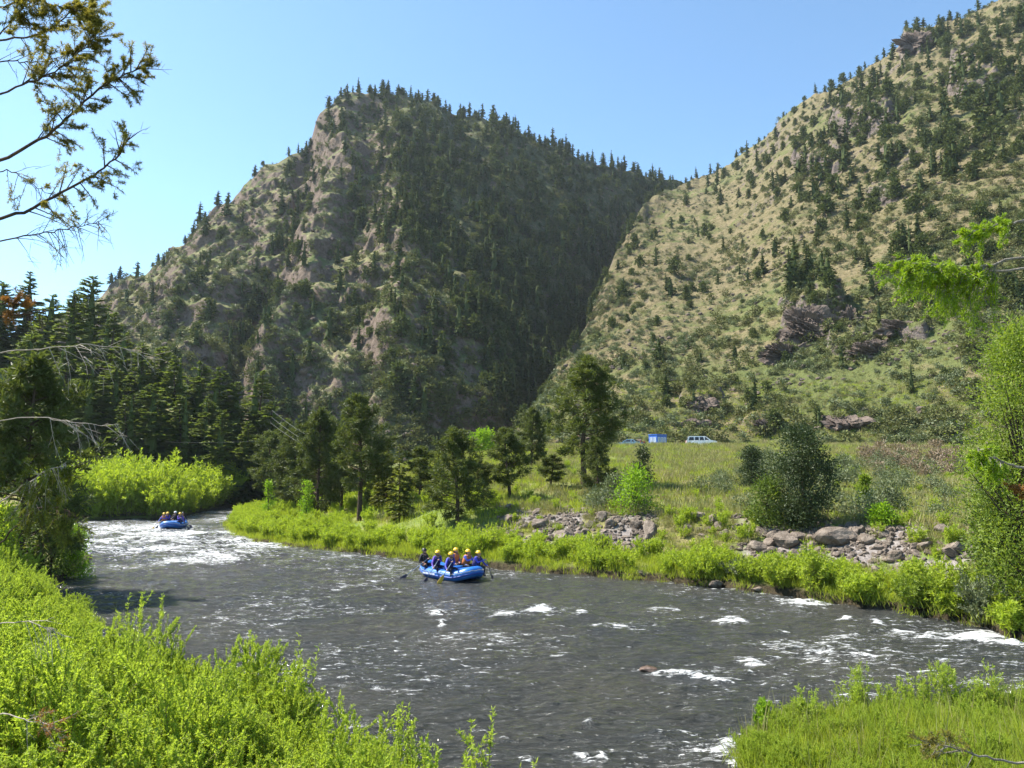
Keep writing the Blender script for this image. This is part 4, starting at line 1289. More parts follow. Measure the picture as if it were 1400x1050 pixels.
# distinct willow clumps on the downstream bank
for k, (px, pb, pt, wd, lb) in enumerate([(948, 802, 738, 78, 'bright willow clump beside the flat boulder at the waterline'), (1065, 808, 752, 72, 'bright willow clump under the large juniper'), (1112, 815, 742, 60, 'bright willow clump at the downstream side of the juniper riprap'), (1178, 832, 780, 54, 'low willow clump below the upright pale slab'),
                                          (1250, 838, 784, 60, 'dark green willow clump at the waterline under the rock pile'), (1290, 838, 742, 92, 'tall bright willow clump against the downstream rock pile'), (1345, 856, 772, 70, 'grey willow clump at the foot of the broad green tree'), (1300, 845, 800, 50, 'low bright clump between tall willow and water'), (1385, 872, 815, 60, 'leafy clump at the waterline by the frame edge'), (1010, 800, 762, 50, 'thin greyish willow between two bright clumps')]):
    X, Y, Z = (float(q[0]) for q in hit(px, pb - 6))
    hh, rr = at_depth(px, pt, Y)[2] - Z, wd / 2 / F * Y
    a, b = willow_mesh(730 + k, hh, rr, 30, 46, .15, .042, .06, .3, 4)
    t = thing('willow_bush', lb, 'bush', (X, Y, Z - .05), 0, 'willow clumps on the downstream bank')
    obj('stem', a.mesh('willow_stem', [M['stem']]), t)
    obj('foliage', b.mesh('willow_foliage', [M['willow_far'] if k not in (4, 6, 9) else M[('green', 'sage', 'sage')[(4, 6, 9).index(k)]]]), t)

# near bank: a thicket over the whole slope
WN = []
for s in range(5):
    a, b = willow_mesh(750 + s, 1.7, .8, 24, 260, .043, .0155, .1, .35, 8)
    WN.append(joined('willow', a, b, [M['stem'], M['willow']]))
XY = band('L', 430, .15, 13, lambda x, y, px, d: (y > 4.5) & (y < 30) & (x > -22) & (x < 2.5), 5)
dd, _ = shore(XY[:, 0], XY[:, 1])
scat_xy('willow_thicket', XY, zv, rng, WN, .7, 1.1, bias=np.where(dd < 1.2, .68, 1.0) * np.where(XY[:, 1] < 7, .8, 1))
# shoots that stand out from it
for k, (px, pt, Y, lb) in enumerate([(190, 785, 17.0, 'tallest willow shoot rising out of the near thicket'), (212, 800, 17.2, 'second willow shoot just beside the tallest shoot'), (655, 960, 10.6, 'lone leafy shoot in front of dark water'), (712, 1000, 9.9, 'willow twig leaning out over the water at the thicket end'), (430, 852, 13.6, 'willow shoot at the thicket rim under the open river'), (560, 925, 11.6, 'thin willow shoot at the thicket rim nearer the lone shoot')]):
    x = at_depth(px, 640, Y)[0]
    z0 = max(float(zv(x, Y)), -.1)
    hh = at_depth(px, pt, Y)[2] - z0
    a, b = willow_mesh(780 + k, hh, .25, 4, 90, .075, .022, .25, .2, 6)
    t = thing('willow_shoot', lb, 'shrub', (x, Y, z0), 0, 'shoots standing out of the near thicket')
    obj('stem', a.mesh('shoot_stem', [M['stem']]), t)
    obj('foliage', b.mesh('shoot_leaves', [M['willow']]), t)

# ------------------------------------------------------------------ grass
TUFT_G = [tuft_mesh(800 + s, 40, .5, .16, .014, M['grass'], lean=.5) for s in range(3)]
TUFT_M = [tuft_mesh(806 + s, 44, .5, .25, .028, M['drygrass']) for s in range(2)] + [tuft_mesh(808 + s, 44, .45, .25, .028, M['grass']) for s in range(1)]
XY = band('P', 6500, .1, 9, lambda x, y, px, d: (y > 8) & (y < 18) & (px > 950) & (px < 1800), 6)
scat_xy('peninsula_grass', XY, zv, rng, TUFT_G, .45, 1.0, bias=.55 + 1.0 * fbm(XY[:, 0] * .9, XY[:, 1] * .9, 881, 3) ** 1.5 * 1.6)
XY = band('P', 420, .2, 9, lambda x, y, px, d: (y > 8) & (y < 18) & (px > 950) & (px < 1500), 16)
scat_xy('spit_weeds', XY, zv, rng, WN, .2, .42)
XY = band('P', 350, .2, 9, lambda x, y, px, d: (y > 8) & (y < 18) & (px > 950) & (px < 1500), 21)
scat_xy('spit_dry_stems', XY, zv, rng, [tuft_mesh(811, 9, .8, .1, .012, M['drygrass'], 'dry_stems', .3)], .6, 1.2)
XY = band('L', 1400, .0, 12, lambda x, y, px, d: (y > 3) & (y < 30) & (x > -22), 7)
scat_xy('near_bank_grass', XY, zv, rng, TUFT_G, .7, 1.4)
XY = band('R', 4200, -.15, 3.0, lambda x, y, px, d: (px > 300) & (px < 1480), 8)
scat_xy('waterline_grass', XY, zv, rng, [TUFT_M[2], TUFT_M[2], TUFT_G[0]], .6, 1.2)
XY = band('R', 900, 3.0, 9.5, lambda x, y, px, d: (px > 660) & (px < 1400) & ((fbm(x * .8, y * .8, 97, 3) < .40) | ((px > 900) & (px < 1005))), 17)
scat_xy('bank_grass', XY, zv, rng, TUFT_M, .35, .85)
XY = band('R', 50, 3.0, 9.5, lambda x, y, px, d: (px > 660) & (px < 1400) & ((fbm(x * .8, y * .8, 97, 3) < .42) | ((px > 900) & (px < 1005))), 18)
scat_xy('bank_weeds', XY, zv, rng, WF, .35, .7)
XY = band('R', 13000, 8, 100, lambda x, y, px, d: (px > 520) & (px < 1480) & (y < np.where(px > 1010, 134, 118)), 9)
scat_xy('meadow_grass', XY, zv, rng, TUFT_M, .6, 1.5)
MSAGE = []
for s in range(3):
    a, b = bush_mesh(824 + s, .8, .62, 20, 30, .12, .04, .03, 'dome', .6)
    MSAGE.append(joined('sagebrush', a, b, [M['stem'], M['sage']]))
XY = band('R', 190, 8.2, 60, lambda x, y, px, d: (px > 800) & ((px > 1010) | (y < 62)) & (y < 84) & (px < 1480) & (y < 100) & (fbm(x * .2, y * .2, 821, 2) > .47), 10)
scat_xy('meadow_sagebrush', XY, zv, rng, MSAGE, .6, 1.8)
XY = band('R', 170, 8.2, 60, lambda x, y, px, d: (px > 640) & ((px > 1010) | (px < 830) | (y < 56)) & (px < 1480) & (y < 112), 12)
scat_xy('meadow_weeds', XY, zv, rng, WF, .3, .6)
RUS = []
for s in range(2):
    a, b = bush_mesh(830 + s, .8, .7, 16, 16, .3, .07, .02, 'dome', .6)
    RUS.append(joined('russet_scrub', a, b, [M['stem'], M['russet']]))
g_ = np.random.default_rng(14)
pq = np.stack([1180 + 150 * g_.random(95), 612 + 44 * g_.random(95)], 1)
pq = pq[(np.abs((pq[:, 1] - 634) - (pq[:, 0] - 1250) * .03) < 24 * np.sqrt(np.maximum(0, 1 - ((pq[:, 0] - 1250) / 75) ** 2)))]
X, Y, Z = hit(pq[:, 0], pq[:, 1])
scat_xy('russet_brush', np.stack([X, Y], 1), zv, rng, RUS, .6, 1.5)

# willow stems at the back of the grassy spit
for k, (px, pt, lb) in enumerate([(1085, 940, 'pale willow stem at the river end of the grassy spit'), (1150, 915, 'leafy willow stem pair on the spit near small willow'), (1168, 905, 'straight willow stem beside the leafy pair'), (1205, 925, 'bent thin stem in the middle of the spit'), (1228, 930, 'short stem before the foam line'), (1250, 915, 'thin grey stem over the foam line'), (1272, 898, 'tallest willow stem of the grassy spit'), (1292, 920, 'stem just beside the tallest spit stem'), (1318, 905, 'feathery stem downstream of the tallest spit stem'), (1334, 895, 'leaning feathery stem near the far end'), (1390, 915, 'bright stem cluster at the frame edge on the spit')]):
    Y = 15.9 if px > 1120 else 15.0
    x = at_depth(px, 640, Y)[0]
    z0 = float(zv(x, Y))
    a, b = willow_mesh(850 + k, at_depth(px, pt, Y)[2] - z0 + .1, .34, 8, 56, .075, .015, .12, .1, 5)
    t = thing('willow_shoot', lb, 'shrub', (x, Y, z0), 0, 'willow stems on the grassy spit')
    obj('stem', a.mesh('shoot_stem', [M['stem']]), t)
    obj('foliage', b.mesh('shoot_leaves', [M['willow']]), t)
x = at_depth(1030, 640, 15.2)[0]
a, b = willow_mesh(870, .75, .34, 12, 60, .07, .028, .2, .3, 5)
t = thing('willow_bush', 'small round willow at the tip of the grassy spit', 'bush', (x, 15.2, max(0, float(zv(x, 15.2)))), 0)
obj('stem', a.mesh('willow_stem', [M['stem']]), t)
obj('foliage', b.mesh('willow_foliage', [M['lime']]), t)

# ------------------------------------------------------------------ riprap and boulders
ROCKS = [rock_mesh(900 + s, 3, f, 9, .07, 'riprap_rock') for s, f in enumerate([(1, .8, .6), (1, .9, .75), (1, .7, .5), (.9, .9, .8), (1, .75, .45), (.8, 1, .9)])]
for i, r_ in enumerate(ROCKS):
    r_.materials.append(mat_rock if i != 2 else solid_mat('warm_rock', (.15, .115, .09), (.26, .21, .17), 1.4, .9, .2, bump=.7, bscale=7))
def px_area(P, n, seed, mind):
    g = np.random.default_rng(seed)
    P = np.array(P, float)
    lo_, hi_ = P.min(0), P.max(0)
    out = []
    for _ in range(40000):
        q = lo_ + (hi_ - lo_) * g.random(2)
        if inside(np.array([q[0]]), np.array([q[1]]), [tuple(p) for p in P])[0] and all((q[0] - o[0]) ** 2 + ((q[1] - o[1]) * 1.6) ** 2 > mind ** 2 for o in out):
            out.append(q)
            if len(out) >= n:
                break
    return np.array(out)
PILE_1 = [(684, 698), (745, 692), (800, 700), (870, 700), (905, 712), (890, 738), (850, 752), (740, 748), (690, 730)]
PILE_2 = [(925, 708), (1000, 716), (1050, 728), (1040, 748), (960, 738)]
PILE_3 = [(1000, 722), (1080, 730), (1200, 728), (1290, 706), (1335, 722), (1330, 762), (1240, 800), (1190, 800), (1120, 775), (1010, 756)]
pr = np.concatenate([px_area(PILE_1, 100, 1, 9.5), px_area(PILE_2, 26, 2, 11), px_area(PILE_3, 160, 3, 10)])
X, Y, Z = hit(pr[:, 0], pr[:, 1])
sz = np.clip(np.random.default_rng(5).lognormal(1.5, .55, len(pr)), 2.0, 13) / F * Y
RM = [(690, 700, 'the upstream end of the rock pile'), (770, 730, 'the big pale boulder of the upstream pile'), (870, 690, 'the lime bush'), (960, 720, 'the gap between the rock piles'), (1060, 730, 'the large dark juniper'), (1140, 745, 'the long slab'), (1165, 775, 'the upright slab'), (1207, 705, 'the small lime bush'), (1300, 715, 'the crest of the downstream pile'), (1240, 775, 'the tall bright willow clump')]
lr = by_landmark(pr[:, 0], pr[:, 1], RM)
med = np.median(sz)
for i in range(len(pr)):
    o = obj('riprap_rock', ROCKS[rng.integers(0, 6)], None, (X[i], Y[i], Z[i] + sz[i] * .18))
    o.scale = (sz[i],) * 3
    o.rotation_euler = (rng.normal(0, .35), rng.normal(0, .35), rng.random() * 6.28)
    tag(o, f"{'larger' if sz[i] > med else 'smaller'} angular grey rock, {lr[i][0]} to {lr[i][1]}", 'rock', 'riprap rocks on the far bank')
XY = band('R', 1700, 3.0, 9.2, lambda x, y, px, d: (((px > 680) & (px < 900)) | ((px > 1000) & (px < 1340))) & (fbm(x * .8, y * .8, 97, 3) > .36), 15)
scat_xy('rubble', XY, zv, rng, ROCKS, .05, .2, zoff=.02, tilt=.5)
BIG = [(770, 742, 26, 1, 'big pale boulder low in the upstream rock pile'), (738, 722, 24, 0, 'dark cracked boulder at the head of the upstream pile'), (700, 712, 22, 2, 'brown boulder at the upstream end of the pile'), (1038, 752, 24, 3, 'tall block below the smaller juniper'), (1075, 745, 30, 1, 'large bright block below the large juniper'), (1140, 742, 52, 4, 'long flat slab in the middle of the downstream pile'), (1165, 775, 17, 5, 'upright pale slab standing on end'),
       (1148, 782, 20, 1, 'round tan boulder beside the upright slab'), (1230, 796, 26, 2, 'rusty wide boulder at the bottom of the downstream pile'), (1222, 762, 15, 3, 'white round boulder in the downstream pile'), (1252, 752, 20, 0, 'grey block behind the tall willow clump'), (1290, 728, 20, 1, 'grey block on the crest of the downstream pile'), (1115, 772, 20, 3, 'mossy pale boulder above the bright willow clump'),
       (880, 788, 24, 2, 'flat brown boulder with a dark underside at the waterline'), (905, 782, 26, 4, 'tilted pale slab leaning behind the flat brown boulder'), (978, 800, 20, 4, 'low grey boulder at the water under the bright clumps'), (1035, 806, 14, 2, 'small wet boulder at the waterline below a willow'), (940, 724, 18, 0, 'pale block in the gap between the piles'), (860, 755, 16, 3, 'half buried boulder among bank willows')]
for px, py, wd, k, lb in BIG:
    Xb, Yb, Zb = (float(q[0]) for q in hit(px, py, 20))
    if k in (2, 4) and py > 778:
        Xb, Yb = on_plane(px, py, .1); Zb = .05
    s = wd / F * Yb * .55
    o = obj('boulder', ROCKS[k], None, (Xb, Yb, Zb + s * .22), rng.random() * 6.28, s)
    if k == 5:
        o.rotation_euler = (0, 1.35, .4)
    tag(o, lb, 'boulder', 'boulders of the far bank')
# boulders in the stream
xb, yb = on_plane(888, 916)
wet = solid_mat('wet_brown_rock', (.07, .04, .025), (.12, .07, .045), 3, .3, .5, bump=.5)
me = rock_mesh(930, 3, (1, .7, .35), 14, .04, 'river_rock'); me.materials.append(wet)
tag(obj('river_rock', me, None, (xb, yb, .02), .3, .26), 'wet brown rock with foam behind it, breaking the river surface', 'rock')

# rock outcrops on the hillside
def on_hill(G, px, py):
    X, Y, Z, gx, gy, t = G
    k = np.argmin(((gx - px) ** 2 + (gy - py) ** 2 + np.where(t > 1, 1e6, 0)).ravel())
    return X.ravel()[k], Y.ravel()[k], Z.ravel()[k]
for k, (G, px, py, wd, flat, lb) in enumerate([(MBG, 1112, 440, 92, (1, .6, .72), 'big brown rock outcrop in the middle of the sunlit hillside'), (MBG, 1078, 478, 70, (1, .6, .5), 'brown outcrop just below the big one'), (MBG, 1160, 432, 50, (.9, .6, .8), 'dark block on the shoulder of the big outcrop'), (MBG, 1232, 440, 66, (1, .5, .4), 'long low outcrop downslope of the fir branch tip'), (MBG, 1195, 472, 56, (1, .5, .4), 'low reddish outcrop under the long low one'),
                                                   (MBG, 1155, 574, 74, (1, .5, .42), 'dark jagged outcrop right above the meadow'), (MBG, 1050, 580, 56, (1, .5, .42), 'tan broken outcrop above the white SUV'), (MBG, 962, 550, 56, (1, .5, .42), 'brown outcrop on the slope behind the white SUV'), (MBG, 1252, 54, 52, (1, .6, .7), 'rock knob high on the sunlit skyline'), (MBG, 905, 495, 18, (1, .6, .6), 'pale boulder on the green slope over the blue van'), (MBG, 948, 575, 40, (1, .5, .4), 'low outcrop between white SUV and blue van')]):
    x, y, z = on_hill(G, px, py + 6)
    s = wd / 2 / F * y
    me = rock_mesh(940 + k, 6, flat, 20, .18, 'rock_outcrop')
    n = len(me.vertices); V = np.empty(n * 3, np.float32); me.vertices.foreach_get('co', V); V = V.reshape(-1, 3).astype(float)
    aa, bb = V[:, 0] * 1.3 + V[:, 1] * .8, V[:, 2] * 1.3 - V[:, 1] * .6
    rel = .75 * (ridged(aa * 2.2 + k, bb * 1.6, 950 + k, 2) - .6) + .42 * (ridged(aa * 6 + k, bb * 4.2, 960 + k, 3) - .6) + .16 * (ridged(aa * 17, bb * 13, 970 + k, 3) - .6)
    blk = np.floor(bb * 5 + 2 * fbm(aa * 2, bb * 2, 980 + k)) * .37 % 1 * .14
    q = V * (1 + rel + blk)[:, None]
    me.vertices.foreach_set('co', q.astype(np.float32).ravel())
    me.materials.append(mat_brown)
    tag(obj('rock_outcrop', me, None, (x, y, z - s * .1), rng.normal(0, .3), s), lb, 'rock', 'outcrops on the sunlit hillside')
# ------------------------------------------------------------------ rafts, people, paddles
M['raft'] = solid_mat('blue_raft_rubber', (.018, .15, .50), (.014, .115, .40), 3, .38, .5, coat=.2)
M['raft_dark'] = solid_mat('dark_blue_rubber', (.010, .05, .25), (.012, .06, .30), 3, .45, .4)
M['white'] = solid_mat('pale_marking', (.62, .66, .72), (.5, .56, .66), 9, .5, .4)
M['rope'] = solid_mat('grab_rope', (.45, .42, .30), None, 30, .8, .2)
M['helmet_y'] = solid_mat('yellow_helmet', (.85, .52, .02), (.80, .46, .02), 4, .3, .5, coat=.3)
M['helmet_w'] = solid_mat('white_helmet', (.7, .72, .7), None, 4, .3, .5)
M['helmet_k'] = solid_mat('black_helmet', (.015, .015, .017), None, 4, .4, .4)
M['skin'] = solid_mat('skin', (.45, .25, .17), (.40, .21, .14), 12, .55, .35)
M['blue_j'] = solid_mat('blue_paddling_jacket', (.06, .06, .40), (.08, .09, .50), 7, .6, .3, bump=.3)
M['violet_j'] = solid_mat('violet_paddling_jacket', (.10, .045, .33), (.13, .07, .42), 7, .6, .3, bump=.3)
M['light_j'] = solid_mat('light_blue_jacket', (.16, .20, .62), (.12, .14, .52), 7, .6, .3, bump=.3)
M['black_j'] = solid_mat('black_jacket', (.014, .014, .016), (.022, .021, .022), 7, .7, .3, bump=.3)
M['trousers'] = solid_mat('dark_trousers', (.02, .022, .035), (.03, .03, .045), 7, .7, .3)
M['vest_o'] = solid_mat('orange_life_vest', (.42, .13, .03), (.50, .17, .05), 8, .65, .3, bump=.3)
M['vest_n'] = solid_mat('navy_life_vest', (.03, .025, .10), (.045, .035, .13), 8, .65, .3, bump=.3)
M['vest_k'] = solid_mat('black_life_vest', (.02, .018, .018), (.035, .03, .03), 8, .65, .3, bump=.3)
M['paddle_b'] = solid_mat('navy_paddle_blade', (.02, .025, .07), None, 5, .4, .5)
M['paddle_y'] = solid_mat('yellow_paddle_blade', (.62, .40, .04), None, 5, .4, .5)
M['shaft'] = solid_mat('paddle_shaft', (.10, .16, .24), None, 5, .4, .5)
M['eye'] = solid_mat('dark_eye', (.02, .015, .012), None, 5, .2, .5)
M['hair'] = solid_mat('brown_hair', (.05, .03, .02), None, 30, .7, .3)

def skin_body(joints, edges, name):
    """one continuous surface grown over a skeleton: joints {key: (x, y, z, radius)}"""
    keys = list(joints)
    me = bpy.data.meshes.new(name)
    me.from_pydata([joints[k][:3] for k in keys], [(keys.index(a), keys.index(b)) for a, b in edges], [])
    o = bpy.data.objects.new(name, me)
    C.objects.link(o)
    md = o.modifiers.new('skin', 'SKIN')
    sv = me.skin_vertices[0].data
    for i, k in enumerate(keys):
        sv[i].radius = (joints[k][3],) * 2
        sv[i].use_root = (k == 'pelvis')
    sb = o.modifiers.new('sub', 'SUBSURF')
    sb.levels = sb.render_levels = 1
    dg = bpy.context.evaluated_depsgraph_get()
    out = bpy.data.meshes.new_from_object(o.evaluated_get(dg))
    bpy.data.objects.remove(o)
    out.name = name
    return out

def body_mesh(pose):
    """pose: lean (m forward at the chest), hands {'L': point, 'R': point}"""
    J, E = {}, []
    ln = pose['lean']
    J['pelvis'] = (0, 0, .11, .145)
    J['spine'] = (0, ln * .35, .30, .13)
    J['chest'] = (0, ln * .75, .46, .15)
    J['neck'] = (0, ln * 1.0, .605, .058)
    J['jaw'] = (0, ln * 1.05 + .03, .68, .078)
    J['head'] = (0, ln * 1.05 + .005, .76, .098)
    J['crown'] = (0, ln * 1.05 - .005, .84, .07)
    J['nose'] = (0, ln * 1.05 + .135, .735, .016)
    E += [('pelvis', 'spine'), ('spine', 'chest'), ('chest', 'neck'), ('neck', 'jaw'), ('jaw', 'head'), ('head', 'crown'), ('head', 'nose')]
    for s, k in ((-1, 'L'), (1, 'R')):
        J['ear' + k] = (s * .108, ln * 1.05, .745, .016)
        E.append(('head', 'ear' + k))
        sh = np.array([s * .185, ln * .85, .535])
        wr = np.array(pose['hands'][k], float)
        mid = (sh + wr) / 2
        v = wr - sh
        L = np.linalg.norm(v)
        bend = math.sqrt(max(.0, .29 ** 2 - (L / 2) ** 2)) if L < .58 else 0
        el = mid + np.array([s * .55, -.25, -.8]) / 1.0 * bend
        J['sh' + k] = (*sh, .075)
        J['el' + k] = (*el, .050)
        J['wr' + k] = (*wr, .034)
        d = (wr - el) / (np.linalg.norm(wr - el) + 1e-9)
        palm = wr + d * .075
        J['palm' + k] = (*palm, .036)
        E += [('chest', 'sh' + k), ('sh' + k, 'el' + k), ('el' + k, 'wr' + k), ('wr' + k, 'palm' + k)]
        acr = np.cross(d, [0, 0, 1.0]); acr /= np.linalg.norm(acr) + 1e-9
        dn = np.cross(acr, d)
        for f, (off, l) in enumerate(((-.030, .040), (-.010, .046), (.010, .043), (.028, .034))):
            a0 = palm + acr * off + d * .030
            a1 = a0 + d * l * .8 - dn * l * .35
            a2 = a1 - dn * l * .8 - d * l * .2
            for q, (pt, rd) in enumerate(((a0, .010), (a1, .009), (a2, .008))):
                J[f'f{k}{f}{q}'] = (*pt, rd)
            E += [('palm' + k, f'f{k}{f}0'), (f'f{k}{f}0', f'f{k}{f}1'), (f'f{k}{f}1', f'f{k}{f}2')]
        t0 = palm - acr * s * .040 - d * .01
        t1 = t0 - acr * s * .02 + d * .03 - dn * .02
        J['t0' + k], J['t1' + k] = (*t0, .012), (*t1, .010)
        E += [('palm' + k, 't0' + k), ('t0' + k, 't1' + k)]
        J['hip' + k] = (s * .10, .03, .09, .105)
        J['kn' + k] = (s * .17, .42, .10, .066)
        J['an' + k] = (s * .15, .40, -.30, .045)
        J['toe' + k] = (s * .16, .56, -.335, .038)
        E += [('pelvis', 'hip' + k), ('hip' + k, 'kn' + k), ('kn' + k, 'an' + k), ('an' + k, 'toe' + k)]
    me = skin_body(J, E, 'person_body')
    # faces take the garment of the nearest joint
    keys = list(J)
    P = np.array([J[k][:3] for k in keys])
    zone = []
    for k in keys:
        zone.append(0 if k[:3] in ('jaw', 'hea', 'cro', 'nos', 'ear', 'nec') or k[0] in 'ft' and k[:3] != 'toe' or k[:4] == 'palm' else 2 if k[:2] in ('hi', 'kn', 'an', 'to') else 1)
    zone = np.array(zone)
    ce = np.array([p.center for p in me.polygons])
    zi = zone[((ce[:, None, :] - P[None]) ** 2).sum(-1).argmin(1)]
    me.polygons.foreach_set('material_index', zi.astype(np.int32))
    me.polygons.foreach_set('use_smooth', np.ones(len(zi), bool))
    return me, J

def ellipsoid(mb, c, r, z0=-1.0, seg=14, rings=8, mat=0):
    ph = np.linspace(math.asin(max(-1, z0)), math.pi / 2, rings)
    th = np.arange(seg) * 2 * np.pi / seg
    V = np.stack([np.cos(ph)[:, None] * np.cos(th)[None], np.cos(ph)[:, None] * np.sin(th)[None], np.sin(ph)[:, None] + 0 * th[None]], -1)
    V = V * np.asarray(r) + np.asarray(c)
    i = np.arange(rings - 1)[:, None] * seg
    j = np.arange(seg)[None]
    q = np.stack([i + j, i + (j + 1) % seg, i + seg + (j + 1) % seg, i + seg + j], -1).reshape(-1, 4)
    mb.add(V.reshape(-1, 3), q, mat)

POSES = {'steer': dict(lean=.04, hands={'L': (-.02, .34, .38), 'R': (.30, .22, .22)}),
         'stroke': dict(lean=.17, hands={'L': (.10, .46, .44), 'R': (.40, .40, .13)}),
         'stroke_b': dict(lean=.17, hands={'R': (-.10, .46, .44), 'L': (-.40, .40, .13)}),
         'rest': dict(lean=.08, hands={'L': (.02, .36, .20), 'R': (.34, .34, .16)})}
BODIES = {k: body_mesh(v) for k, v in POSES.items()}

def person(pose, parent_mat, x, y, rz, jacket, vest, helmet, label):
    """parent_mat: (raft centre, raft heading); x along starboard, y towards the bow, in the raft"""
    (cx, cy, cz), hd = parent_mat
    ca, sa = math.cos(hd), math.sin(hd)
    me0, J = BODIES[pose]
    me = me0.copy()
    for m in (M['skin'], M[jacket], M['trousers']):
        me.materials.append(m)
    o = obj('person', me, None, (cx + x * ca - y * sa, cy + x * sa + y * ca, cz + .46), hd + rz)
    tag(o, label, 'person', 'rafters')
    hx, hy, hz = J['head'][:3]
    mb = MB()
    ellipsoid(mb, (hx, hy - .01, hz + .015), (.128, .145, .125), .02, 16, 8)
    mb.tube([(hx + .13 * math.cos(a), hy - .01 + .148 * math.sin(a), hz + .018) for a in np.linspace(0, 6.283, 17)], .012, 4)
    mb.tube([(hx - .11, hy, hz), (hx - .06, hy + .05, hz - .13), (hx + .06, hy + .05, hz - .13), (hx + .11, hy, hz)], .006, 4)
    obj('helmet', mb.mesh('helmet', [M[helmet]], True), o)
    # life vest: padded shell round the trunk with two shoulder straps
    mb = MB()
    rings = []
    ln = POSES[pose]['lean']
    for z, rx, ry in ((.14, .17, .155), (.17, .20, .185), (.30, .205, .185), (.42, .205, .195), (.50, .185, .185), (.53, .15, .15)):
        yy = np.interp(z, [.11, .30, .46, .6], [0, ln * .35, ln * .75, ln])
        rings.append([(rx * math.copysign(abs(math.cos(a)) ** .8, math.cos(a)), yy + ry * math.copysign(abs(math.sin(a)) ** .8, math.sin(a)), z) for a in np.arange(16) * 2 * np.pi / 16])
    V = np.array(rings).reshape(-1, 3)
    i = np.arange(5)[:, None] * 16
    j = np.arange(16)[None]
    mb.add(V, np.stack([i + j, i + (j + 1) % 16, i + 16 + (j + 1) % 16, i + 16 + j], -1).reshape(-1, 4))
    for s in (-1, 1):
        mb.tube([(s * .10, ln * .7 - .15, .48), (s * .115, ln * .8 - .05, .60), (s * .115, ln * .8 + .06, .60), (s * .10, ln * .7 + .17, .48)], .036, 6)
    obj('life_vest', mb.mesh('life_vest', [M[vest]], True), o)
    mb = MB()
    for s in (-1, 1):
        ellipsoid(mb, (hx + s * .037, hy + .092, hz + .0), (.014, .012, .009), -1, 8, 6)
    obj('eyes', mb.mesh('eyes', [M['eye']], True), o)
    if helmet != 'helmet_k':
        mb = MB()
        ellipsoid(mb, (hx, hy - .045, hz - .045), (.100, .085, .10), -.95, 12, 7)
        obj('hair', mb.mesh('hair', [M['hair']], True), o)
    return o, J

def paddle(o_person, J, top, low, reach, blade_mat, label, T=1.5):
    """a paddle through the two hands of a person (a thing of its own, placed in the world)"""
    a, b = np.array(J['palm' + top][:3]), np.array(J['palm' + low][:3])
    d = (b - a) / np.linalg.norm(b - a)
    t = obj('paddle', None, None, o_person.location, o_person.rotation_euler[2])
    tag(t, label, 'paddle', 'raft paddles')
    e = b + d * reach
    mb = MB()
    mb.tube([a - d * .04, e], .016, 8)
    mb.tube([a - d * .04 + np.cross(d, [0, 0, 1]) * .05, a - d * .04 - np.cross(d, [0, 0, 1]) * .05], .018, 6)
    obj('shaft', mb.mesh('paddle_shaft', [M['shaft']], True), t)
    n = np.cross(d, [0, 0, 1.0]); n /= np.linalg.norm(n)
    up = np.cross(n, d)
    mb = MB()
    prof = [(-.02, .02), (.08, .075), (.30, .10), (.44, .095), (.48, .06)]
    V = []
    for l, wv in prof:
        for sgn in (-1, 1):
            for th in (-1, 1):
                V.append(e + d * l + up * wv * sgn + n * .009 * th)
    q = []
    for k in range(len(prof) - 1):
        i = k * 4
        q += [[i, i + 2, i + 6, i + 4], [i + 1, i + 5, i + 7, i + 3], [i, i + 4, i + 5, i + 1], [i + 2, i + 3, i + 7, i + 6]]
    q += [[0, 1, 3, 2], [16, 18, 19, 17]]
    mb.add(np.array(V), q)
    obj('blade', mb.mesh('paddle_blade', [M[blade_mat]]), t)
    return t

def raft_meshes():
    L, W, r = 1.98, .95, .255
    th = np.linspace(0, 2 * np.pi, 65)[:-1]
    ex = np.abs(np.cos(th)) ** .62 * np.sign(np.cos(th)) * (W - r)
    ey = np.abs(np.sin(th)) ** .80 * np.sign(np.sin(th)) * (L - r)
    ez = .20 + .30 * np.clip((np.abs(ey) - .9) / .95, 0, 1) ** 1.8
    path = np.stack([ex, ey, ez], 1)
    def ring(path, rad, sides, mat_i=0, mb=None):
        mb = mb or MB()
        d = np.roll(path, -1, 0) - np.roll(path, 1, 0)
        d /= np.linalg.norm(d, axis=1)[:, None]
        up = np.array([0, 0, 1.0])
        a = np.cross(d, up); a /= np.linalg.norm(a, axis=1)[:, None]
        b = np.cross(a, d)
        t = np.arange(sides) * 2 * np.pi / sides
        V = path[:, None] + rad * (np.cos(t)[None, :, None] * a[:, None] + np.sin(t)[None, :, None] * b[:, None])
        n = len(path)
        i = np.arange(n)[:, None]; j = np.arange(sides)[None]
        q = np.stack([i * sides + j, i * sides + (j + 1) % sides, ((i + 1) % n) * sides + (j + 1) % sides, ((i + 1) % n) * sides + j], -1).reshape(-1, 4)
        mb.add(V.reshape(-1, 3), q, mat_i)
        return mb, a, b
    hull, a, b = ring(path, r, 16)
    line_, _, _ = ring(path + a * (r + .012) + np.array([0, 0, .10]) + .025 * np.sin(np.arange(64) * 2.4)[:, None] * np.array([0, 0, 1.]), .011, 5)
    strip, _, _ = ring(path + a * (r - .015) - np.array([0, 0, .05]), .045, 8)
    thw = []
    for y in (-.75, .12, .95):
        mb = MB()
        mb.tube([(-.62, y, .36), (-.3, y, .38), (.3, y, .38), (.62, y, .36)], .17, 14)
        thw.append(mb)
    fl = MB()
    fy = np.linspace(-1.6, 1.6, 9)
    for k in range(7):
        x = -.54 + k * .18
        fl.tube([(x, -1.45, .16), (x, 0, .05), (x, 1.45, .16)], .10, 8)
    return hull, line_, strip, thw, fl
_h, _l, _s, _t, _f = raft_meshes()
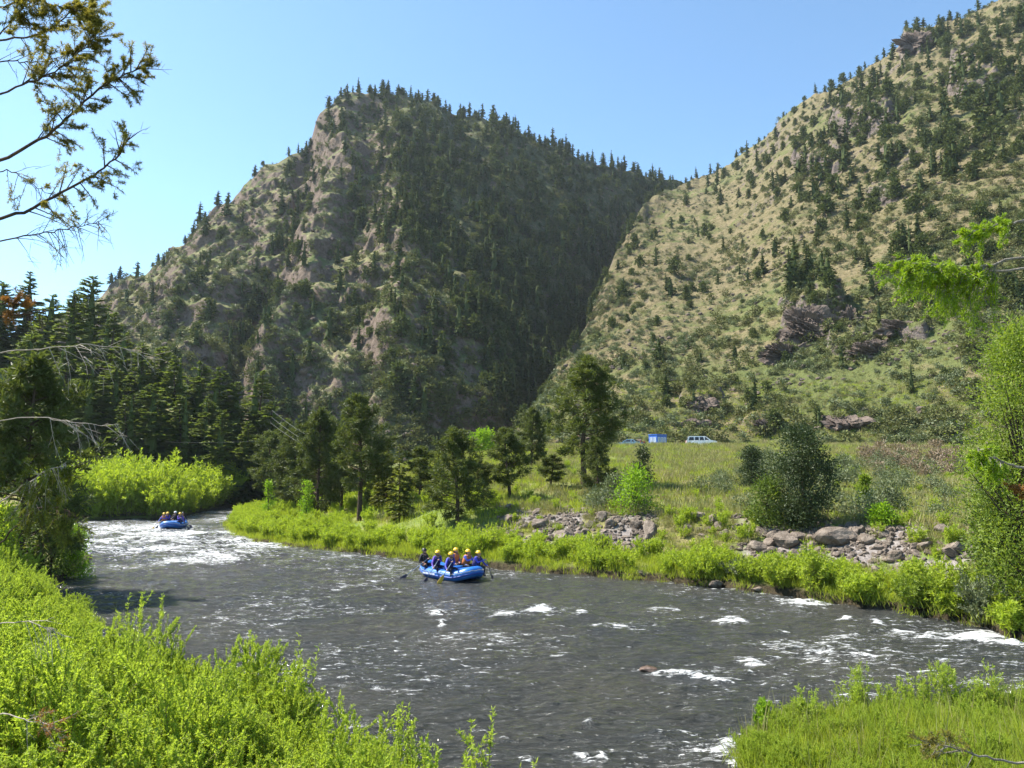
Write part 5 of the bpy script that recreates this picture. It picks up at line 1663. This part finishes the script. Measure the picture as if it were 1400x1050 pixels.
RAFT = [('hull', _h.mesh('raft_hull', [M['raft']], True)), ('grab_line', _l.mesh('raft_line', [M['rope']], True)), ('chafe_strip', _s.mesh('raft_strip', [M['raft_dark']], True)), ('floor', _f.mesh('raft_floor', [M['raft_dark']], True))]
RAFT += [('thwart', m.mesh('raft_thwart', [M['raft']], True)) for m in _t]

def raft(label, px, py, heading, pitch=0.0, z=0.0):
    x, y = on_plane(px, py, z)
    t = thing('inflatable_raft', label, 'raft', (x, y, z), heading, 'rafts running the river')
    for nm, me in RAFT:
        obj(nm, me, t)
    # pale worn maker's patches on the starboard tube
    mb = MB()
    for yy, hl, hh in ((-.95, .10, .05), (-.70, .12, .05), (-.42, .10, .05), (-.18, .09, .045)):
        for zc in (0,):
            th = np.linspace(-.10, .22, 4)
            V = [(.725 + .262 * math.cos(a), yy + s * hl, .20 + .262 * math.sin(a)) for a in th for s in (-1, 1)]
            mb.add(np.array(V), [[i * 2, i * 2 + 1, i * 2 + 3, i * 2 + 2] for i in range(3)])
    obj('side_marking', mb.mesh('raft_marking', [M['white']], True), t)
    return ((x, y, z), heading)

# heading: the raft's +Y axis is its bow; the near raft comes towards the viewer's right
hd = math.atan2(-.60, -.80) if False else math.radians(-136)
rf = raft('near blue raft with a guide in black and yellow helmets', 617, 789, hd, z=.03)
crew = [('steer', .62, -1.45, .05, 'black_j', 'vest_k', 'helmet_k', 'guide in black jacket and black helmet steering at the stern of the near raft', 'L', 'R', 'paddle_b', 1.0, 'navy bladed guide paddle trailing behind the near raft'),
        ('stroke', .66, -.42, -.1, 'violet_j', 'vest_n', 'helmet_y', 'rafter in violet jacket nearest to the guide in the near raft', 'L', 'R', 'paddle_b', .55, 'paddle of the violet jacketed rafter next to the guide'),
        ('stroke', .66, .62, -.1, 'blue_j', 'vest_n', 'helmet_y', 'rafter in dark blue at the bow on the near side, stroking low', 'L', 'R', 'paddle_y', .3, 'yellow bladed paddle at the side of the near raft'),
        ('rest', -.66, -.55, .1, 'violet_j', 'vest_o', 'helmet_y', 'rafter in orange vest half hidden behind the violet jacketed rafter', 'L', 'R', 'paddle_b', .3, 'paddle held across by the half hidden orange vested rafter'),
        ('stroke_b', -.66, .30, .1, 'light_j', 'vest_o', 'helmet_y', 'rafter in light blue sleeves and orange vest on the far tube', 'R', 'L', 'paddle_y', .55, 'yellow paddle beyond the far tube of the near raft'),
        ('stroke_b', -.62, 1.12, .15, 'blue_j', 'vest_n', 'helmet_y', 'rafter in navy at the far bow corner of the near raft', 'R', 'L', 'paddle_b', .60, 'navy paddle held out past the bow of the near raft')]
for pose, x, y, rz, jk, vs, hm, lb, tp, lw, bm_, rc, pl in crew:
    o, J = person(pose, rf, x, y, rz, jk, vs, hm, lb)
    paddle(o, J, tp, lw, rc, bm_, pl)
rf2 = raft('far blue raft coming bow first through the white rapid', 238, 721, math.radians(-172), z=.16)
crew2 = [('steer', .35, -1.45, 0, 'black_j', 'vest_k', 'helmet_w', 'guide with white helmet at the back of the far raft', 'L', 'R', 'paddle_b', .9, 'guide paddle behind the far raft'),
         ('stroke', .66, -.4, 0, 'violet_j', 'vest_n', 'helmet_y', 'rafter in violet behind the leading pair in the far raft', 'L', 'R', 'paddle_b', .5, 'paddle on the upstream side of the far raft, rear one'),
         ('stroke', .66, .6, 0, 'blue_j', 'vest_o', 'helmet_y', 'leading rafter in blue and orange on the far raft, dipping a tan paddle', 'L', 'R', 'paddle_y', .5, 'tan paddle dipped beside the bow of the far raft'),
         ('stroke_b', -.66, .55, 0, 'violet_j', 'vest_n', 'helmet_y', 'leading rafter in dark violet on the far raft with a navy paddle', 'R', 'L', 'paddle_b', .55, 'navy paddle held out on the bank side of the far raft'),
         ('stroke_b', -.66, -.4, 0, 'black_j', 'vest_k', 'helmet_k', 'rafter in black half hidden in the far raft', 'R', 'L', 'paddle_b', .4, 'paddle of the black clad rafter in the far raft')]
for pose, x, y, rz, jk, vs, hm, lb, tp, lw, bm_, rc, pl in crew2:
    o, J = person(pose, rf2, x, y, rz, jk, vs, hm, lb)
    paddle(o, J, tp, lw, rc, bm_, pl)

# ------------------------------------------------------------------ vehicles and hut on the road behind the meadow crest
M['white_paint'] = solid_mat('white_car_paint', (.78, .78, .78), (.74, .74, .75), 2, .25, .5, coat=.6)
M['teal_paint'] = solid_mat('blue_grey_car_paint', (.09, .17, .24), (.08, .15, .21), 2, .25, .5, coat=.6)
M['blue_paint'] = solid_mat('blue_hut_paint', (.03, .11, .42), (.04, .13, .46), 2, .5, .4)
M['glass'] = solid_mat('dark_window_glass', (.02, .025, .03), None, 2, .06, .6)
M['pale_glass'] = solid_mat('pale_window_panel', (.34, .40, .50), (.28, .34, .45), 2, .25, .5)
M['tyre'] = solid_mat('tyre_rubber', (.02, .02, .02), None, 8, .85, .2)
M['rim'] = solid_mat('wheel_rim', (.45, .45, .46), None, 8, .3, .5, metal=.7)
M['red_lamp'] = solid_mat('red_tail_lamp', (.4, .02, .02), None, 8, .25, .5)
M['lamp'] = solid_mat('clear_head_lamp', (.6, .62, .65), None, 8, .15, .6)

def prism(mb, prof, w0, w1, zcut, mat=0):
    """profile in (y, z) extruded across x; half width w0 below zcut, tapering to w1 at the top"""
    zs = np.array([p[1] for p in prof]); zt = zs.max()
    hw = np.where(zs <= zcut, w0, w0 + (w1 - w0) * (zs - zcut) / max(zt - zcut, 1e-3))
    n = len(prof)
    A = np.array([(-h, y, z) for (y, z), h in zip(prof, hw)])
    B = np.array([(h, y, z) for (y, z), h in zip(prof, hw)])
    base = mb.n
    mb.add(np.concatenate([A, B]), [[i, (i + 1) % n, n + (i + 1) % n, n + i] for i in range(n)], mat)
    mb.Fs.append((np.array([[base + i for i in range(n)][::-1]]), mat))
    mb.Fs.append((np.array([[base + n + i for i in range(n)]]), mat))
    return lambda y, z: w0 if z <= zcut else w0 + (w1 - w0) * (z - zcut) / max(zt - zcut, 1e-3)

def car(name, label, cat, loc, rz, paint, prof, w0, w1, zcut, panes, wheels, wr, ends):
    t = thing(name, label, cat, loc, rz)
    mb = MB()
    half = prism(mb, prof, w0, w1, zcut)
    obj('body', mb.mesh(name + '_body', [paint]), t)
    for pane in panes:
        for s in (-1, 1):
            m2 = MB()
            m2.add(np.array([(s * (half(y, z) + .012), y, z) for y, z in pane]), [[0, 1, 2, 3]])
            obj('window', m2.mesh('car_window', [M['glass']]), t)
    for nm, (y0, z0), (y1, z1) in ends:                     # windscreen and rear window
        n_ = np.array([0, z1 - z0, -(y1 - y0)]); n_ /= np.linalg.norm(n_)
        if (n_[1] > 0) != (y0 + y1 > 0): n_ = -n_
        m2 = MB()
        h0, h1 = half(y0, z0) - .10, half(y1, z1) - .10
        m2.add(np.array([(-h0, y0, z0), (h0, y0, z0), (h1, y1, z1), (-h1, y1, z1)]) + n_ * .012, [[0, 1, 2, 3]])
        obj(nm, m2.mesh('car_screen', [M['glass']]), t)
    for y in wheels:
        for s in (-1, 1):
            m2 = MB()
            m2.tube([(s * (w0 - .20), y, wr), (s * (w0 + .02), y, wr)], wr, 18)
            wo_ = obj('wheel', m2.mesh('tyre', [M['tyre']]), t)
            m3 = MB()
            m3.tube([(s * (w0 + .0), y, wr), (s * (w0 + .035), y, wr)], wr * .6, 14)
            obj('rim', m3.mesh('rim', [M['rim']]), wo_)
    yf, yr = max(p[0] for p in prof), min(p[0] for p in prof)
    for s in (-1, 1):
        m2 = MB(); m2.box((s * (w0 - .22), yf - .02, .78), (.3, .08, .16)); obj('headlight', m2.mesh('headlight', [M['lamp']]), t)
        m2 = MB(); m2.box((s * (w0 - .12), yr + .02, .95), (.16, .08, .34)); obj('tail_lamp', m2.mesh('tail_lamp', [M['red_lamp']]), t)
        m2 = MB(); m2.box((s * (w0 + .09), .75, 1.12), (.16, .10, .14)); obj('mirror', m2.mesh('mirror', [paint]), t)
    return t
SUVP = [(-2.35, .35), (-2.42, .7), (-2.38, 1.08), (-2.12, 1.72), (-1.95, 1.80), (.35, 1.80), (.62, 1.72), (1.35, 1.16), (2.15, 1.04), (2.40, .85), (2.42, .35)]
def road_pt(px, py, zroof):
    Yv = 120.5
    x = at_depth(px, 640, Yv)[0]
    return x, Yv, float(at_depth(px, py, Yv)[2]) - zroof
car('white_suv', 'white SUV parked on the road beyond the meadow', 'car', road_pt(960, 596.5, 1.80), R(-96), M['white_paint'], SUVP, .93, .74, 1.08,
    [[(-2.15, 1.14), (-1.30, 1.14), (-1.32, 1.66), (-1.95, 1.66)], [(-1.14, 1.14), (-.52, 1.14), (-.52, 1.66), (-1.10, 1.66)], [(-.38, 1.14), (.30, 1.14), (.22, 1.66), (-.38, 1.66)], [(.44, 1.14), (1.12, 1.16), (.62, 1.62), (.40, 1.66)]], (-1.45, 1.45), .37, [('windscreen', (1.33, 1.20), (.68, 1.70)), ('rear_window', (-2.34, 1.16), (-2.14, 1.66))])
SEDP = [(-2.1, .32), (-2.15, .72), (-2.05, .95), (-1.35, 1.02), (-.75, 1.42), (.25, 1.44), (1.0, .98), (1.9, .86), (2.1, .7), (2.12, .32)]
car('parked_car', 'blue grey car partly hidden by the meadow beside the blue hut', 'car', road_pt(862, 600.5, 1.44), R(58), M['teal_paint'], SEDP, .86, .66, .95,
    [[(-1.2, 1.02), (-.55, 1.02), (-.6, 1.34), (-.78, 1.34)], [(-.42, 1.02), (.75, 1.02), (.22, 1.36), (-.42, 1.36)]], (-1.3, 1.35), .32, [('windscreen', (.96, 1.02), (.3, 1.40)), ('rear_window', (-1.3, 1.05), (-.8, 1.38))])
hx, hy, hz = road_pt(900, 594.0, 2.3)
t = thing('roadside_hut', 'small blue hut with white windows by the road', 'hut', (hx, hy, hz), R(38), None)
mb = MB(); mb.box((0, 0, 1.08), (2.3, 1.75, 2.16)); obj('wall', mb.mesh('hut_wall', [M['blue_paint']]), t)
mb = MB(); mb.box((0, 0, 2.23), (2.42, 1.87, .14)); obj('roof', mb.mesh('hut_roof', [M['blue_paint']]), t)
for cx_, cy_, wx, wy in ((-.7, -.885, .50, .03), (0, -.885, .50, .03), (.7, -.885, .50, .03), (-1.16, -.38, .03, .52), (-1.16, .34, .03, .52)):
    mb = MB(); mb.box((cx_, cy_, 1.42), (wx, wy, .72)); wf = obj('window', mb.mesh('hut_window', [M['pale_glass']]), t)
    mb = MB()
    f = .05
    if wx > wy:
        for dx in (-wx / 2, wx / 2): mb.box((cx_ + dx, cy_ - .01, 1.42), (f, .05, .80))
        for dz in (-.38, .38): mb.box((cx_, cy_ - .012, 1.42 + dz), (wx - f - .01, .05, f))
    else:
        for dy in (-wy / 2, wy / 2): mb.box((cx_ - .01, cy_ + dy, 1.42), (.05, f, .80))
        for dz in (-.38, .38): mb.box((cx_ - .012, cy_, 1.42 + dz), (.05, wy - f - .01, f))
    obj('frame', mb.mesh('hut_window_frame', [M['white']]), wf)
mb = MB(); mb.box((-1.165, 1.0 - .62 * 0 - .02, .7), (.02, .02, .3)); obj('door_handle', mb.mesh('hut_handle', [M['rim']]), t)
# the road itself, on the strip behind the crest
rmb = MB()
xs = np.linspace(-20, 130, 60)
V = []
for x in xs:
    for yy in (YC + 1.0, YC + 8.5):
        V.append((x, yy, max(float(zv(x, YC + 2)), float(zv(x, YC + 7))) + .06))
rmb.add(np.array(V), [[i * 2, i * 2 + 2, i * 2 + 3, i * 2 + 1] for i in range(len(xs) - 1)])
tag(obj('road', rmb.mesh('road', [solid_mat('road_asphalt', (.045, .045, .047), (.06, .06, .06), 2, .9, .2)])), kind='structure')

# ------------------------------------------------------------------ power cables over the upstream bank
M['cable'] = solid_mat('aluminium_cable', (.17, .17, .165), None, 5, .7, .2)
for k, (a_, b_, Y0, Y1, lb) in enumerate([((372, 561), (418, 594), 88, 72, 'uppermost power cable crossing between the bank pines and the firs'), ((372, 571), (418, 603), 88, 72, 'middle power cable crossing between the bank pines and the firs'), ((370, 578), (418, 610), 88, 72, 'lowest power cable crossing between the bank pines and the firs'), ((225, 604), (352, 603), 82, 78, 'faint level cable strung in front of the dark wood')]):
    p, q = at_depth(a_[0], a_[1], Y0), at_depth(b_[0], b_[1], Y1)
    tt = np.linspace(0, 1, 12)[:, None]
    pts = p + (q - p) * tt - np.array([0, 0, 1.0]) * .5 * tt * (1 - tt)
    mb = MB(); mb.tube(pts, (.012 if k < 3 else .006), 6)
    tag(obj('power_cable', mb.mesh('power_cable', [M['cable']])), lb, 'cable', 'power cables')

# ------------------------------------------------------------------ branches of trees that stand just outside the frame
def fir_branch(tree, px_pts, Y0, Y1, r_px, seed, mats, twigs, tl, needles, nlen, nwid, down=.4, start=.0, wood='bark', bare=.0, label=None, fan=.5, along=.45, jit=1.0):
    """one limb of a near conifer: limb mesh with side twigs as a part, its needles as a sub-part"""
    g = np.random.default_rng(seed)
    n = len(px_pts)
    P = np.array([at_depth(x, y, Y0 + (Y1 - Y0) * i / (n - 1)) for i, (x, y) in enumerate(px_pts)])
    ts = np.linspace(0, n - 1, 24)
    P = np.column_stack([np.interp(ts, range(n), P[:, k]) for k in range(3)])
    ker = np.array([1, 2, 3, 2, 1.]) / 9
    S = np.column_stack([np.convolve(np.pad(P[:, k], 2, 'edge'), ker, 'valid') for k in range(3)])
    S[0] = P[0]
    S += g.normal(0, .006, S.shape) * jit
    rr = r_px / F * Y0 / 2
    mb = MB()
    mb.tube(S, np.linspace(rr, rr * .25, 24), 7)
    NP, ND = [], []
    for i in range(twigs):
        s = start + (1 - start) * (i + g.random()) / twigs
        c = np.array([np.interp(s * 23, range(24), S[:, k]) for k in range(3)])
        k0 = min(22, int(s * 23))
        ax = S[k0 + 1] - S[k0]; ax /= np.linalg.norm(ax) + 1e-9
        sd = np.cross(ax, [0, -1, .0]); sd /= np.linalg.norm(sd) + 1e-9
        d = ax * along * (1 + g.random()) + sd * g.choice([-1, 1]) * fan * (.4 + g.random()) + np.array([0, 0, -down * (.3 + g.random())]) + g.normal(0, .18, 3)
        d /= np.linalg.norm(d)
        L = tl * (.35 + .9 * g.random()) * (1.1 - .55 * s)
        tt = np.linspace(0, 1, 5)[:, None]
        pts = c + d * tt * L + np.array([0, 0, -down * .25 * L]) * tt ** 2 + np.cumsum(g.normal(0, .02 * L, (5, 3)), 0) * tt
        mb.tube(pts, np.linspace(rr * .28 + .0010, .0008, 5), 4, cap=False)
        subs = [pts]
        for q in range(3):
            b = np.array([np.interp((.3 + .6 * g.random()) * 4, range(5), pts[:, k]) for k in range(3)])
            e = d + g.normal(0, .5, 3) + np.array([0, 0, -down * .3]); e /= np.linalg.norm(e)
            sp = b + e * np.linspace(0, 1, 4)[:, None] * L * (.2 + .35 * g.random())
            mb.tube(sp, np.linspace(.0016, .0008, 4), 3, cap=False)
            subs.append(sp)
        if g.random() < bare:
            continue
        for sp in subs:
            m = int(needles * (.5 + g.random()) * (1 if sp is pts else .6))
            q = 1 - .75 * g.random(m) ** 1.3
            k1 = len(sp) - 1
            NP.append(np.column_stack([np.interp(q * k1, range(k1 + 1), sp[:, k]) for k in range(3)]))
            a1 = sp[-1] - sp[0]; a1 /= np.linalg.norm(a1) + 1e-9
            ND.append(g.normal(0, .75, (m, 3)) + a1 * .7)
    o = obj('branch', mb.mesh('branch', [M[wood]]), tree)
    if label: o['label'] = label
    if NP:
        NP, ND = np.concatenate(NP), np.concatenate(ND)
        nm = MB()
        nm.leaves(NP, ND, nlen * (.6 + .7 * g.random(len(NP))), nwid, g, 0, np.clip(g.normal(.5, .3, len(NP)), 0, 1))
        obj('needles', nm.mesh('needles', [M[mats]]), o)
    return o

left = thing('fir_tree', 'near fir outside the frame reaching in with half bare orange tinged branches', 'tree', (0, 0, 0))
mb = MB(); tz = float(zv(-4.9, 5.2)); mb.tube([(-4.9, 5.2, tz - .2), (-4.86, 5.2, 4), (-4.8, 5.2, 8), (-4.75, 5.2, 12)], [.2, .17, .12, .06], 12)
obj('trunk', mb.mesh('near_trunk', [M['bark']]), left)
BR = [([(-290, 380), (0, 300), (40, 288), (90, 260), (130, 240), (160, 215), (180, 184)], 5.5, 'firolive', 30, .30, 80, .3, .55, .25),
      ([(-290, 330), (0, 220), (50, 195), (90, 165), (130, 125), (165, 100), (198, 93)], 5.5, 'firolive', 44, .32, 110, .25, .5, .1),
      ([(-290, 200), (0, 130), (45, 112), (80, 95), (110, 70), (134, 48)], 3.6, 'firolive', 44, .32, 120, .2, .5, .1),
      ([(-290, 130), (0, 56), (20, 20), (45, 0), (75, -20)], 2.8, 'firolive', 30, .3, 110, .2, .5, .15),
      ([(-290, 120), (0, 54), (40, 52), (72, 40), (105, 8), (130, 18)], 3.6, 'firolive', 26, .26, 95, .2, .5, .1),
      ([(-290, 160), (0, 82), (40, 85), (82, 80)], 2.8, 'firolive', 14, .26, 45, .4, .5, .5),
      ([(-290, 60), (0, 8), (45, -2), (90, 12), (128, 18)], 3.6, 'firolive', 30, .24, 110, .15, .5, .1),
      ([(-290, 400), (0, 330), (60, 318), (100, 312), (142, 300)], 2.8, 'firolive', 30, .30, 20, .7, .75, .9),
      ([(-290, 360), (0, 228), (30, 240), (60, 262), (82, 268)], 2.2, 'firolive', 16, .25, 45, .6, .6, .5)]
for k, (pts, rpx, mt, tw, tl, nd, dn, fan, bare) in enumerate(BR):
    fir_branch(left, pts, 5.2, 4.8 + .2 * (k % 3), rpx, 1000 + k, mt, tw, tl, nd, .026, .0042, dn, .32, 'bark', bare, None, fan)
fir_branch(left, [(-290, 560), (0, 478), (50, 478), (100, 472), (150, 472), (200, 488)], 5.2, 4.9, 2.2, 1020, 'firdead', 16, .34, 0, .02, .004, .7, .45, 'deadwood', 1, 'pale bare dead branch with hooked twigs', .5)
fir_branch(left, [(-290, 480), (0, 433), (30, 430), (63, 424)], 5.2, 4.9, 4, 1021, 'firdead', 10, .3, 0, .02, .004, 1.0, .6, 'bark', 1, 'dark broken dead branch', .5)
fir_branch(left, [(-290, 640), (0, 573), (60, 570), (110, 578), (166, 583)], 5.2, 4.9, 1.9, 1022, 'firdead', 14, .3, 0, .02, .004, .5, .5, 'deadwood', 1, 'pale bare dead branch, the lower one', .6)
fir_branch(left, [(-290, 470), (-20, 425), (5, 412), (25, 418)], 5.2, 5.0, 4, 1023, 'firdead', 16, .20, 45, .026, .0042, .2, .75, 'bark', .1, 'branch end with orange dead needles', .7)
fir_branch(left, [(-290, 800), (0, 690), (30, 665), (60, 645), (93, 631)], 5.2, 4.6, 2.6, 1024, 'firmix', 26, .30, 70, .028, .0046, 1.0, .55, 'deadwood', .05, 'low bough with drooping olive sprays', .35, .2)
fir_branch(left, [(-290, 860), (0, 745), (40, 700), (75, 690), (105, 700)], 5.2, 4.7, 2.6, 1025, 'firmix', 20, .28, 70, .028, .0046, .9, .5, 'bark', .05, 'lowest bough with drooping olive sprays', .35, .2)
fir_branch(left, [(-290, 900), (0, 853), (40, 850), (76, 862)], 5.2, 4.8, 2.2, 1026, 'firdead', 10, .3, 0, .02, .004, .9, .6, 'deadwood', 1, 'thin dead twig over the willows', .4)
fir_branch(left, [(-290, 1010), (0, 975), (40, 985), (78, 992)], 5.2, 4.8, 2.4, 1027, 'firdead', 12, .26, 30, .026, .0042, .1, .6, 'deadwood', .6, 'dead twig with a few orange needles over the willows', .7)

right = thing('fir_tree', 'near fir outside the frame holding out a bright yellow green branch', 'tree', (0, 0, 0))
mb = MB(); tz = float(zv(5.2, 5.4)); mb.tube([(5.2, 5.4, tz - .3), (5.2, 5.4, 3), (5.15, 5.4, 6), (5.1, 5.4, 10)], [.17, .15, .11, .06], 12)
obj('trunk', mb.mesh('near_trunk', [M['bark']]), right)
fir_branch(right, [(1700, 335), (1400, 352), (1340, 365), (1290, 363), (1237, 352)], 5.4, 4.7, 5, 1040, 'firtip', 84, .44, 85, .027, .0048, .75, .40, 'bark_grey', .0, 'bright branch with hanging fresh sprays', .32, .75)
fir_branch(right, [(1700, 350), (1400, 366), (1355, 372), (1320, 372), (1290, 380)], 5.4, 4.9, 5, 1041, 'firtip', 30, .42, 70, .024, .0046, .9, .45, 'bark_grey', .0, None, .35, .5)
fir_branch(right, [(1700, 250), (1400, 300), (1365, 308), (1324, 317)], 5.4, 4.7, 5, 1042, 'firtip', 34, .26, 80, .024, .0046, .5, .5, 'bark_grey', .0, 'shorter bright branch above', .35, .8)
fir_branch(right, [(1700, 600), (1400, 642), (1365, 630), (1335, 612)], 5.4, 4.7, 5, 1043, 'firtip', 24, .22, 80, .026, .0050, .7, .6, 'bark_grey', .0, 'lower bright branch with an orange tuft', .35, .3)
fir_branch(right, [(1700, 655), (1400, 668), (1388, 664)], 5.4, 4.8, 3, 1044, 'firdead', 6, .10, 60, .024, .0045, .4, .8, 'bark_grey', .0, None, .4, .3)
fir_branch(right, [(1700, 1010), (1400, 1045), (1345, 1035), (1290, 1018), (1268, 1016)], 5.4, 5.0, 4, 1045, 'firolive', 26, .22, 40, .026, .0045, .2, .55, 'bark_grey', .3, 'low brownish spray over the grassy spit', .5)

# the rest of both trees' limbs, on the sides turned away from the picture
for k in range(9):
    y_ = 60 + 95 * k
    fir_branch(right, [(1700, y_), (1790, y_ - 10), (1880, y_ + 5), (1960, y_ + 40)], 5.4, 5.8 - .25 * (k % 4), 5, 1060 + k, 'firtip' if k % 2 else 'firmix', 26, .34, 60, .028, .0056, .8, .25, 'bark_grey', .0, None, .35, .6)
    fir_branch(left, [(-300, y_), (-390, y_ - 20), (-470, y_ - 10), (-540, y_ + 20)], 5.2, 5.6 - .25 * (k % 4), 5, 1080 + k, 'firmix', 24, .34, 60, .028, .0056, .6, .25, 'bark', .1, None, .4, .5)
    fir_branch(right, [(1700, y_ + 40), (1655, y_ + 32), (1600, y_ + 50), (1545, y_ + 85)], 5.4, 6.2 - .3 * (k % 3), 4, 1100 + k, 'firmix', 22, .30, 60, .028, .0056, .8, .25, 'bark_grey', .0, None, .35, .6)

# driftwood at the tip of the grassy spit
x = at_depth(1058, 640, 13.6)[0]
mb = MB()
for p0, p1, r0 in (((0, 0, .02), (.12, .1, .42), .05), ((.02, 0, .05), (-.28, -.05, .10), .04), ((.05, .04, .2), (.2, -.05, .30), .025)):
    p0, p1 = np.array(p0), np.array(p1)
    mb.tube([p0, (p0 + p1) / 2 + np.array([.02, 0, .03]), p1], [r0, r0 * .8, r0 * .35], 7)
tag(obj('driftwood', mb.mesh('driftwood', [M['deadwood']], True), None, (x, 13.6, max(0, float(zv(x, 13.6))))), 'weathered driftwood stump at the water edge of the grassy spit', 'driftwood')
# ------------------------------------------------------------------ the air
HAZE = 0.00008
if HAZE:
    mb = MB()
    mb.box((0, 300, 170), (2400, 1200, 362))
    m, t, ns, lk = new_mat('haze')
    v = ns.new('ShaderNodeVolumePrincipled')
    v.inputs['Color'].default_value = (.75, .85, 1.0, 1)
    v.inputs['Density'].default_value = HAZE
    v.inputs['Anisotropy'].default_value = 0.3
    o_ = ns.new('ShaderNodeOutputMaterial')
    lk.new(v.outputs[0], o_.inputs['Volume'])
    tag(obj('haze', mb.mesh('haze', [m])), kind='stuff')
